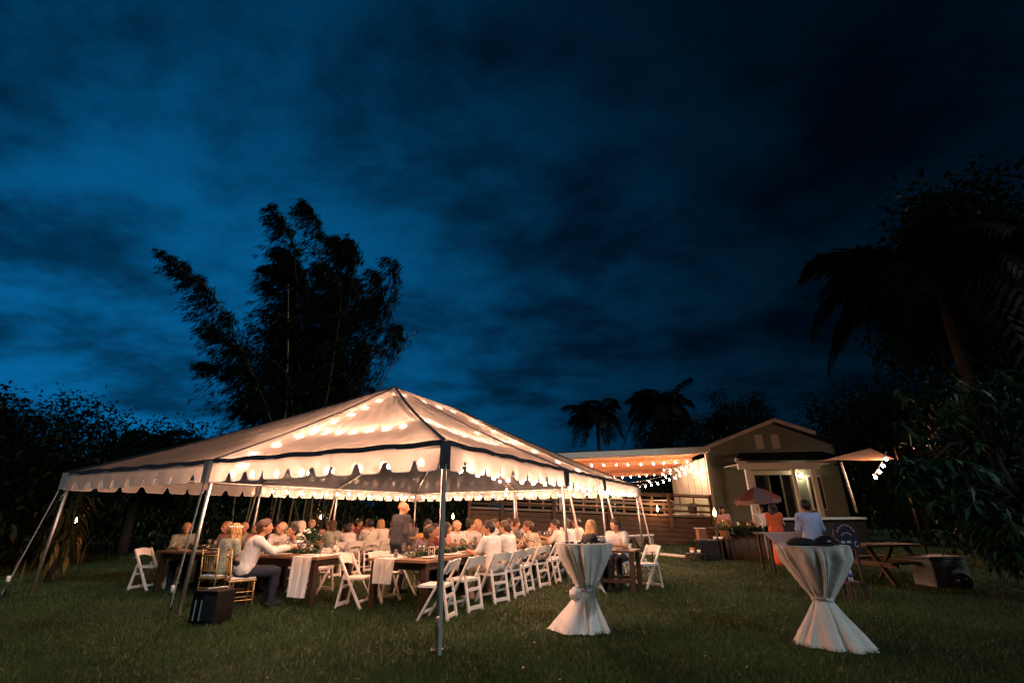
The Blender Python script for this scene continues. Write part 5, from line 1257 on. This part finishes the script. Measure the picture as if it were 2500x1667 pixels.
# left row
seatp('white haired woman in pale floral blouse seen from behind', 6.05, 3.25, (1, .4), 'up', fem=True, skin=0, top=('short', 'palefloral'), hair=('shoulder', 'white'), low='khaki')
t, J = seatp('woman with long brown hair and one white flower seen from behind', 6.22, 4.42, (1, .15), 'upL', fem=True, skin=1, top=('dress', 'greenfloral'), hair=('long', 'brown')); flower(t, J, (.07, -.06, .05), 1.3)
seatp('man in white shirt bending forward, back to the camera, left row', 6.22, 5.10, (1, .3), 'bent', skin=1, top=('short', 'white'), hair=('short', 'dark'), low='khaki')
seatp('man in pale floral shirt seen from behind, left row', 6.22, 5.78, (1, .5), 'up', skin=1, top=('short', 'palefloral'), hair=('short', 'dark'))
seatp('man in grey polo facing the camera left of the standing man', 6.0, 7.35, (-.3, -1), 'upR', skin=1, top=('short', 'grey'), hair=('short', 'dark'))
seatp('woman in yellow dress hidden partly by the standing man', 6.22, 6.9, (1, 0), 'up', fem=True, skin=0, top=('dress', 'yellow'), hair=('shoulder', 'dark'))
seatp('fair haired man in dark suit at the left row', 8.15, 5.35, (-1, -.2), 'upR', skin=0, top=('long', 'navy'), hair=('short', 'blond'))
seatp('dark haired woman in pink dress beside the man in dark suit', 8.15, 5.98, (-1, -.3), 'chin', fem=True, skin=0, top=('dress', 'pink'), hair=('long', 'dark'))
seatp('man in white shirt reaching across the left row of tables', 8.15, 6.62, (-1, 0), 'bent', skin=1, top=('short', 'white'), hair=('short', 'brown'))
seatp('red cheeked man with dark hair at the far left row', 8.15, 7.28, (-1, -.2), 'upL', skin=1, top=('short', 'maroon'), hair=('short', 'dark'))
seatp('woman in apricot dress at the far end of the left row', 8.15, 7.8, (-1, -.5), 'up', fem=True, skin=0, top=('dress', 'yellow'), hair=('shoulder', 'brown'))
# more guests filling the gaps
seatp('woman in pink dress between the bald man and the dark shirt', 6.72, 2.70, (-.3, -1), 'upR', fem=True, skin=0, top=('dress', 'pink'), hair=('shoulder', 'brown'))
seatp('man in white shirt at the far side of the front table', 5.25, 2.66, (.2, -1), 'lean', skin=1, top=('short', 'white'), hair=('short', 'dark'), chair='none')
seatp('man in cream shirt at the near end of the left row', 8.15, 4.65, (-1, 0), 'leanL', skin=1, top=('short', 'cream'), hair=('short', 'grey'))
seatp('woman in white dress with fair hair beside the pale floral shirt', 6.22, 6.32, (1, .2), 'upR', fem=True, skin=0, top=('dress', 'white'), hair=('shoulder', 'blond'))
seatp('woman in black top far along the right hand table', 2.82, 7.25, (-1, -.1), 'chin', fem=True, skin=1, top=('short', 'black'), hair=('long', 'dark'))
seatp('man in grey shirt far along the right hand table', 2.82, 7.85, (-1, .1), 'upL', skin=0, top=('short', 'grey'), hair=('short', 'brown'))
seatp('man in pale floral shirt far along the right hand table', .84, 6.75, (1, .1), 'leanL', skin=1, top=('short', 'palefloral'), hair=('short', 'dark'))
# standing man
p = T(3.02, 3.0); d = LX * 1.0 - WX * .25
person('bald man standing in dark grey shirt between the tables', (p.x, p.y), (d.x, d.y), 'st_down', skin=0, top=('long', 'slate'), hair=None, low='navy')
# pair at the small dark table
seatp('blond woman in black at the small dark table', -.42, 4.55, (-.8, .7), 'upL', fem=True, skin=0, top=('long', 'black'), hair=('long', 'blond'), low='black')
seatp('man in white shirt facing the blond woman in black', -.72, 5.95, (.1, -1), 'upR', skin=0, top=('short', 'white'), hair=('short', 'brown'))
# bar corner
person('woman in orange dress with long dark hair standing by the bar', (7.86, 15.0), (.35, .9), 'st_fem', True, 1, ('dress', 'orange'), 'navy', ('long', 'dark'), scale=.99)
person('broad man in light blue shirt standing with his back to the camera at the right', (6.30, 10.6), (.15, 1), 'st_back', False, 1, ('long', 'blue'), 'black', ('short', 'dark'), scale=.985)
person('long haired woman in pink holding a drink behind the bar', (7.75, 18.3), (-.6, -.8), 'st_fem', True, 1, ('dress', 'pink'), 'navy', ('long', 'dark'), scale=.96)
person('bartender in white shirt under the umbrella', (9.05, 18.2), (-.2, -1), 'st_down', False, 1, ('short', 'white'), 'black', ('short', 'dark'), scale=.97)
# ------------------------------------------------------------------ vegetation
def cloud(n, c, r, clumps=40, spread=.28, shell=.55):
    """leaf anchor points in clumps through an ellipsoid; returns points and outward directions"""
    d = rng.normal(0, 1, (clumps, 3)); d /= np.linalg.norm(d, axis=1, keepdims=True)
    rad = shell + (1 - shell) * rng.random((clumps, 1)) ** .6
    cc = d * rad * r; k = rng.integers(0, clumps, n)
    P = cc[k] + np.clip(rng.normal(0, 1, (n, 3)), -1.25, 1.25) * np.array(r) * spread * rng.uniform(.4, 1, (n, 1))
    return P + np.array(c), d[k] * .6 + rng.normal(0, .8, (n, 3))
def tree(name, label, base, h, c, r, n, leaf, material, group=None, clumps=60, cat='tree', limbs=6, tr=.14, droop=.3, spread=.28):
    t = thing(name, label, cat, base, group=group); b = Vector(base); c = np.array(c, float)
    top = Vector(c) - b
    MB().tube([(0, 0, -.1), (rng.normal(0, .1), rng.normal(0, .1), top.z * .35), (top.x * .7, top.y * .7, top.z * .8), top], [tr, tr * .8, tr * .5, tr * .2], 8).build('trunk', M['bark'], t, True)
    lm_ = MB()
    for k in range(limbs):
        a = k / limbs * 6.28 + rng.normal(0, .3); s = Vector((top.x * .5, top.y * .5, top.z * rng.uniform(.45, .7))); e = Vector((top.x + r[0] * .7 * math.cos(a), top.y + r[1] * .7 * math.sin(a), top.z + r[2] * rng.uniform(-.2, .6)))
        lm_.tube([s, s.lerp(e, .5) + Vector((0, 0, .1 * r[2])), e], [tr * .45, tr * .3, tr * .1], 6)
    lm_.build('limbs', M['bark'], t, True)
    P, D = cloud(n, c - np.array(base), np.array(r), clumps, spread)
    P = P[P[:, 2] > .05]; D = D[:len(P)]
    V, F = leaves(P, D, leaf[0], leaf[1], droop); inst('crown', np_mesh('crown', V, F, material), t)
    return t
def frond_mesh(ln, n=26, wid=.55, droop=.55, up=.5, side=0.0):
    V = []; F = []; pts = []
    for i in range(n + 1):
        u = i / n; pts.append(Vector((ln * u * (1 - .18 * u * u), side * ln * u * u, ln * (up * u - droop * 1.15 * u * u))))
    mb = MB().tube(pts, [.03 * (1 - .85 * i / n) * ln / 3 for i in range(n + 1)], 5)
    for i in range(2, n + 1):
        d = (pts[i] - pts[i - 1]).normalized(); s = d.cross(Vector((0, 0, 1))).normalized(); L = wid * ln * .36 * math.sin(math.pi * min(1, (.12 + .80 * i / n))) ** .7
        for q in (-1, 1):
            for m_ in (0, .5):
                p = pts[i] - d * (ln / n) * m_; e = p + (s * q * 1.0 + d * .75 + Vector((0, 0, -.35 - .35 * rng.random()))).normalized() * L * rng.uniform(.8, 1.15); w = d * .045 * ln / 3
                mid = p.lerp(e, .5) + Vector((0, 0, .06 * L)); mb.add([p - w * .6, p + w * .6, mid + w, e, mid - w], [(0, 1, 2, 3, 4)])
    return mb
def palm(label, base, h, fl, nf, wind=(-.5, 0), group='palm trees', tilt=0.0, tr=.16, updeg=(0.1, 1.0), cat='palm tree'):
    t = thing('palm_tree', label, cat, base, group=group)
    top = Vector((tilt * h, 0, h)); tp = MB(); k = 14
    tp.tube([Vector((tilt * h * (i / k) ** 1.6, 0, h * i / k)) for i in range(k + 1)], [tr * (1.25 - .5 * i / k) * (1 + .05 * (i % 2)) for i in range(k + 1)], 9); tp.build('trunk', M['bark'], t, True)
    for i in range(nf):
        a = i / nf * 6.28 * 3 + rng.normal(0, .25); lv = i / nf
        fm = frond_mesh(fl * rng.uniform(.8, 1.12), 22, 1.0, .50 + .40 * lv + .15 * rng.random(), 1.15 - 1.0 * lv + rng.normal(0, .12))
        # wind: bend everything towards -x
        me_v = []
        ca, sa = math.cos(a), math.sin(a)
        for x, y, z in fm.v:
            X, Y = x * ca - y * sa, x * sa + y * ca; r_ = math.hypot(X, Y) / fl; me_v.append((X + wind[0] * fl * .35 * r_ * r_, Y + wind[1] * fl * .3 * r_ * r_, z - .05 * fl * r_ * r_))
        fm.v = me_v; fm.build('frond', M['palmleaf'], t, loc=top)
    return t

# bamboo clump behind the tent
dkc = mat('shaded_culm', (.045, .038, .018), .7, noise=.35, nscale=3)  # main culms in a darkened copy, their shade put into the colour
def bamboo():
    t = thing('bamboo_clump', 'tall dark bamboo clump with wind blown plumes behind the tent', 'bamboo', (-9.6, 24, 0))
    tips = [(-20.2, 15.8), (-15.6, 18.3), (-14.6, 17.2), (-12.7, 19.2), (-13.4, 17.6), (-11.6, 18.2), (-10.8, 17.4), (-9.6, 16.6), (-8.6, 15.6), (-8.0, 13.5), (-6.8, 14.8), (-7.0, 12.2), (-17.4, 13.6), (-16.6, 11.2), (-16.9, 9.4), (-15.2, 14.9), (-14.2, 13.0), (-13.0, 15.0), (-12.0, 13.5), (-11.0, 12.5), (-10.0, 11.0),
            (-9.0, 12.0), (-8.2, 10.2), (-15.8, 7.6), (-14.6, 9.0), (-13.2, 10.5), (-12.4, 9.0), (-10.6, 14.4), (-11.8, 16.2), (-9.3, 9.0), (-8.0, 8.0), (-14.5, 5.8), (-13.5, 7.2), (-11.4, 8.2), (-10.2, 7.2), (-12.6, 11.8), (-9.8, 13.4), (-8.9, 6.6), (-15.6, 16.4), (-10.0, 15.2), (-12.2, 6.2), (-13.8, 16.2)]
    tips = [(x + 1.0, z) for x, z in tips]; PP, DD = [], []
    for i, (x, z) in enumerate(tips):
        bx = -9.9 + rng.normal(0, .75); by = rng.normal(0, .7); tipv = Vector((x + 9.6, rng.normal(0, 1.4), z)); b = Vector((bx + 9.6, by, 0))
        ctrl = Vector((b.x * .4 + tipv.x * .6 + (.25 * (z / 10)), b.y * .5 + tipv.y * .5, z * .80))
        pts = []
        for k in range(17):
            u = k / 16; pts.append(b * (1 - u) ** 2 + ctrl * 2 * u * (1 - u) + tipv * u * u)
        # windward droop of the top
        for k in range(17):
            u = max(0, (k - 11) / 5); pts[k] = pts[k] + Vector((-.55 * u * u, 0, -.35 * u * u))
        MB().tube(pts, [.05 * (1 - .85 * k / 16) + .004 for k in range(17)], 6).build('culm', dkc, t, True)
        A = np.array([pts[q] for q in range(17)])
        nb = int(6.6 * z) + 10; u = .20 + .80 * rng.random(nb) ** .72; ii = np.clip((u * 16).astype(int), 0, 15); fr_ = (u * 16 - ii)[:, None]
        B0 = A[ii] * (1 - fr_) + A[ii + 1] * fr_; ph = rng.uniform(0, 6.28, nb)
        bl = (.35 + 1.05 * np.sin(np.pi * np.clip(u, 0, .97)) ** .8) * rng.uniform(.5, 1.2, nb)
        bd = np.stack([np.cos(ph) - .28, .8 * np.sin(ph), .55 - .9 * rng.random(nb)], -1)
        for q in range(nb):
            n = int(16 + 14 * rng.random()); v = rng.random(n) ** .6
            P = B0[q] + bd[q] * (bl[q] * v)[:, None] + np.array([-.28, 0, -.50]) * (bl[q] * v ** 2)[:, None] + rng.normal(0, .07, (n, 3))
            PP.append(P); DD.append(np.stack([-.75 + .5 * bd[q, 0] + rng.normal(0, .4, n), .4 * bd[q, 1] + rng.normal(0, .4, n), -.45 + rng.normal(0, .35, n)], -1))
    P, D = cloud(16000, (-.6, 0, 6.2), np.array((3.2, 1.0, 4.8)), 170, .16, .1); PP.append(P); DD.append(D * [1, 1, .5] + [-.6, 0, -.5])
    P, D = cloud(6000, (-3.3, .2, 9.6), np.array((2.2, 1.0, 3.6)), 120, .15, .1); PP.append(P); DD.append(D * [1, 1, .5] + [-.7, 0, -.4])
    P = np.concatenate(PP); D = np.concatenate(DD); V, F = leaves(P, D, .33, .055, .3)
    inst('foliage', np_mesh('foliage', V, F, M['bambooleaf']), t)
    # the two single canes seen apart from the clump
    MB().tube([(2.15, .5, 3.0), (2.25, .4, 7.6), (3.3, .2, 9.6), (4.35, 0, 11.1)], [.035, .03, .02, .008], 6).build('culm', M['bamboo_culm'], t, True)
    n = 260; u = rng.random(n); P = np.stack([2.7 + 1.75 * u, .2 + rng.normal(0, .15, n), 8.4 + 2.8 * u + rng.normal(0, .12, n)], -1); P[:, 0] -= np.abs(rng.normal(0, .25, n))
    V, F = leaves(P, np.stack([-.6 + rng.normal(0, .4, n), rng.normal(0, .4, n), -.2 + rng.normal(0, .3, n)], -1), .26, .035); inst('foliage', np_mesh('foliage', V, F, M['bambooleaf']), t)
    MB().tube([(-1.55, -1.2, 0), (-1.6, -1.3, 6.4), (-2.0, -1.3, 9.5), (-2.6, -1.3, 13.3)], [.05, .045, .035, .012], 7).build('culm', mat('pale_culm', (.30, .20, .09), .55), t, True)
    for k, (x0, x1) in enumerate(((-2.2, -2.0), (-1.7, -1.75), (-1.2, -.8), (-.8, -.75), (-.35, -.1), (.2, .5), (.7, .6), (-2.7, -2.9))):
        MB().tube([(x0, -2.2 + .2 * (k % 3), 0), ((x0 + x1) / 2 + .03, -2.2, 1.8), (x1, -2.1, 4.0)], [.045, .042, .035], 7).build('culm', M['bamboo_culm'], t, True)  # lower lit culms keep the lighter copy of the culm colour
bamboo()

# hedge plants behind the diners, each shrub its own plant
hx = [(-17.5, 20.5, 3.6), (-15.4, 21.6, 3.9), (-13.2, 22.6, 3.4), (-11.0, 23.6, 3.9), (-8.6, 25.4, 4.2), (-6.6, 25.8, 4.4), (-4.6, 26.2, 4.2), (-3.0, 26.9, 3.9), (-1.2, 33.5, 4.0), (1.4, 33.8, 3.7), (4.0, 33.9, 3.5), (6.6, 34.0, 3.7), (9.2, 34.2, 3.6)]
names = ['leftmost leafy hedge shrub behind the tent', 'leafy hedge shrub left of the bamboo, second from the left', 'leafy hedge shrub left of the bamboo, third from the left', 'leafy hedge shrub at the left foot of the bamboo', 'leafy hedge shrub right of the bamboo foot', 'leafy hedge shrub behind the standing man', 'leafy hedge shrub behind the far tent corner', 'leafy hedge shrub at the left end of the deck',
         'dark shrub behind the deck railing, first from the left', 'dark shrub behind the deck railing, second from the left', 'dark shrub behind the deck railing, middle one', 'dark shrub behind the deck railing, fourth from the left', 'dark shrub behind the deck railing, nearest the white wall']
for (x, y, h), nm in zip(hx, names):
    tree('hedge_shrub', nm, (x, y, 0), h, (x, y, h * .48), (1.75, 1.1, h * .52), 5200, (.19, .075), M['hedgeleaf'], 'hedge shrubs', 90, 'shrub', 4, .06, .3, .3)

# trees at the left edge
for nm, x, y, h, rx in (('dark broad tree at the left edge of the picture', -23.5, 19.5, 6.3, 3.2), ('dark round tree left of the palm fronds', -19.4, 20.5, 5.9, 2.6), ('dark tree behind the leftmost tent corner', -16.2, 22.5, 5.2, 2.6), ('dark low tree left of the bamboo', -13.2, 25.0, 5.0, 2.2), ('dark bush in front of the left trees', -15.6, 15.5, 3.4, 2.2), ('dark tall bush at the far left behind the leaning strap', -14.2, 12.4, 4.2, 1.9)):
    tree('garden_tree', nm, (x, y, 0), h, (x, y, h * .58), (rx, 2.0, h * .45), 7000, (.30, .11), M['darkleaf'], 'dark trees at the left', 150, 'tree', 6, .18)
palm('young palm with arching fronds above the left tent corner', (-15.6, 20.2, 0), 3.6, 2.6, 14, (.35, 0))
palm('small palm behind the left trees', (-18.3, 23.5, 0), 4.7, 2.2, 12, (.2, 0))
lp = thing('strap_leaf_plant', 'plant with hanging yellowish strap leaves at the far left', 'plant', (-10.9, 12.1, 0))
MB().tube([(0, 0, 0), (.05, 0, 1.1), (-.1, .05, 2.0)], [.07, .055, .04], 8).build('stem', M['bark'], lp, True)
n = 170; P = np.tile([[0, 0, 0.0]], (n, 1)); P[:, 2] = rng.uniform(.9, 2.1, n); P += rng.normal(0, .12, (n, 3)); D = rng.normal(0, 1, (n, 3)); D[:, 2] = rng.normal(-.1, .5, n)
V, F = leaves(P, D, .6, .055, .75); inst('leaf_crown', np_mesh('leaf_crown', V, F, leafmat('strap_leaf', (.014, .017, .006), (.045, .042, .014), .2, .1)), lp)
n = 26; P = np.stack([rng.normal(0, .28, n), rng.normal(0, .2, n), rng.uniform(.5, 1.1, n)], -1)
V, F = leaves(P, np.tile([[.05, 0, -1.0]], (n, 1)) + rng.normal(0, .1, (n, 3)), .5, .09, .1); inst('dry_leaves', np_mesh('dry_leaves', V, F, leafmat('dry_leaf', (.10, .07, .02), (.24, .16, .04), .2, .1)), lp)

# palms and trees beyond the roofs
palm('windblown palm beyond the lanai roof, the left one', (7.3, 40, 0), 9.4, 3.1, 30, (-.45, 0), tr=.17)
palm('taller windblown palm beyond the lanai roof', (13.3, 41, 0), 10.4, 3.7, 32, (-.35, 0), tr=.18)
tree('garden_tree', 'broad dark tree below the taller palm beyond the lanai', (13.6, 39, 0), 8, (13.6, 39, 6.2), (3.0, 2.2, 2.6), 8000, (.34, .13), M['darkleaf'], 'dark trees beyond the roofs', 60)
tree('garden_tree', 'dark tree behind the house gable', (20.2, 41, 0), 11, (20.0, 41, 8.3), (2.6, 2.2, 3.2), 8000, (.36, .14), M['darkleaf'], 'dark trees beyond the roofs', 45)
tree('garden_tree', 'dark tree right of the house roof', (24, 30, 0), 8, (23.6, 30, 5.6), (4.2, 2.4, 3.6), 9000, (.36, .14), M['darkleaf'], 'dark trees beyond the roofs', 60)
tree('garden_tree', 'dark bush between house and awning', (17.6, 21.5, 0), 6, (17.9, 21.5, 3.3), (2.5, 1.6, 3.2), 8000, (.30, .12), M['darkleaf'], 'dark trees beyond the roofs', 60)
# tall tree and palm at the right edge
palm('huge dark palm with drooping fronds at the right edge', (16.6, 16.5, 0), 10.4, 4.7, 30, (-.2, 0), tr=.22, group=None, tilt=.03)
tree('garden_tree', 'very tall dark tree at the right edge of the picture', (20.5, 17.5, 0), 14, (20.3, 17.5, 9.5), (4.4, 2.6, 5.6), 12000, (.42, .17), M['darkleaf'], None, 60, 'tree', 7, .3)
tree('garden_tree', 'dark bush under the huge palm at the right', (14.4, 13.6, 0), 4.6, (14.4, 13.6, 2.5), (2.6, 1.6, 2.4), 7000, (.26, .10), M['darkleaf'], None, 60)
# near leafy tree with long hanging leaves
def mango():
    t = thing('broadleaf_tree', 'near broadleaf tree with long hanging green leaves at the right', 'tree', (9.6, 9.2, 0))
    MB().tube([(0, 0, -.05), (-.15, -.1, 1.0), (-.5, -.2, 2.2), (-.7, -.4, 3.2)], [.13, .11, .08, .04], 9).build('trunk', M['bark'], t, True)
    lm_ = MB(); cl_ = []
    for k in range(34):
        e = Vector((rng.uniform(-3.1, 2.2), rng.uniform(-1.5, 1.0), rng.uniform(.85, 3.9)))
        if e.x < -1.6 and e.z > 3.1: e.z -= 1.2
        if e.x < -2.2 and e.z > 2.4: e.z -= .7
        lim = (.82 if e.z > 1.6 else .92) * (.94 * (9.2 + e.y) + .35) - 9.6
        if e.x < lim + .25: e.x = lim + .25 + .6 * rng.random()
        s = Vector((-.35, -.15, rng.uniform(1.2, 2.8))); lm_.tube([s, s.lerp(e, .5) + Vector((0, 0, .25)), e], [.035, .022, .010], 6); cl_.append(e)
    lm_.build('limbs', M['bark'], t, True)
    P, D = [], []
    for e in cl_:
        for q in range(6):
            c = np.array(e) + rng.normal(0, .26, 3); n = 17; a = rng.uniform(0, 6.28, n)
            P.append(c + rng.normal(0, .04, (n, 3))); D.append(np.stack([np.cos(a), np.sin(a), rng.normal(-.75, .45, n)], -1))
    V, F = leaves(np.concatenate(P), np.concatenate(D), .29, .075, .35, .25); inst('crown', np_mesh('crown', V, F, M['mangoleaf']), t)
mango()
# distant tree belt that reads as one mass
n = 26000; a = rng.uniform(-1.25, 1.25, n); rr = rng.uniform(55, 64, n); P = np.stack([np.sin(a) * rr, np.cos(a) * rr, np.clip(np.abs(rng.normal(0, 1, n)), 0, 1.5) * (2.2 + 1.2 * np.sin(a * 23) + .8 * np.sin(a * 51))], -1)
V, F = leaves(P, rng.normal(0, 1, (n, 3)), 1.3, .7, .3); tag(inst('distant_trees', np_mesh('distant_trees', V, F, M['darkleaf'])), 'dark belt of distant trees along the horizon', 'trees', kind='stuff')
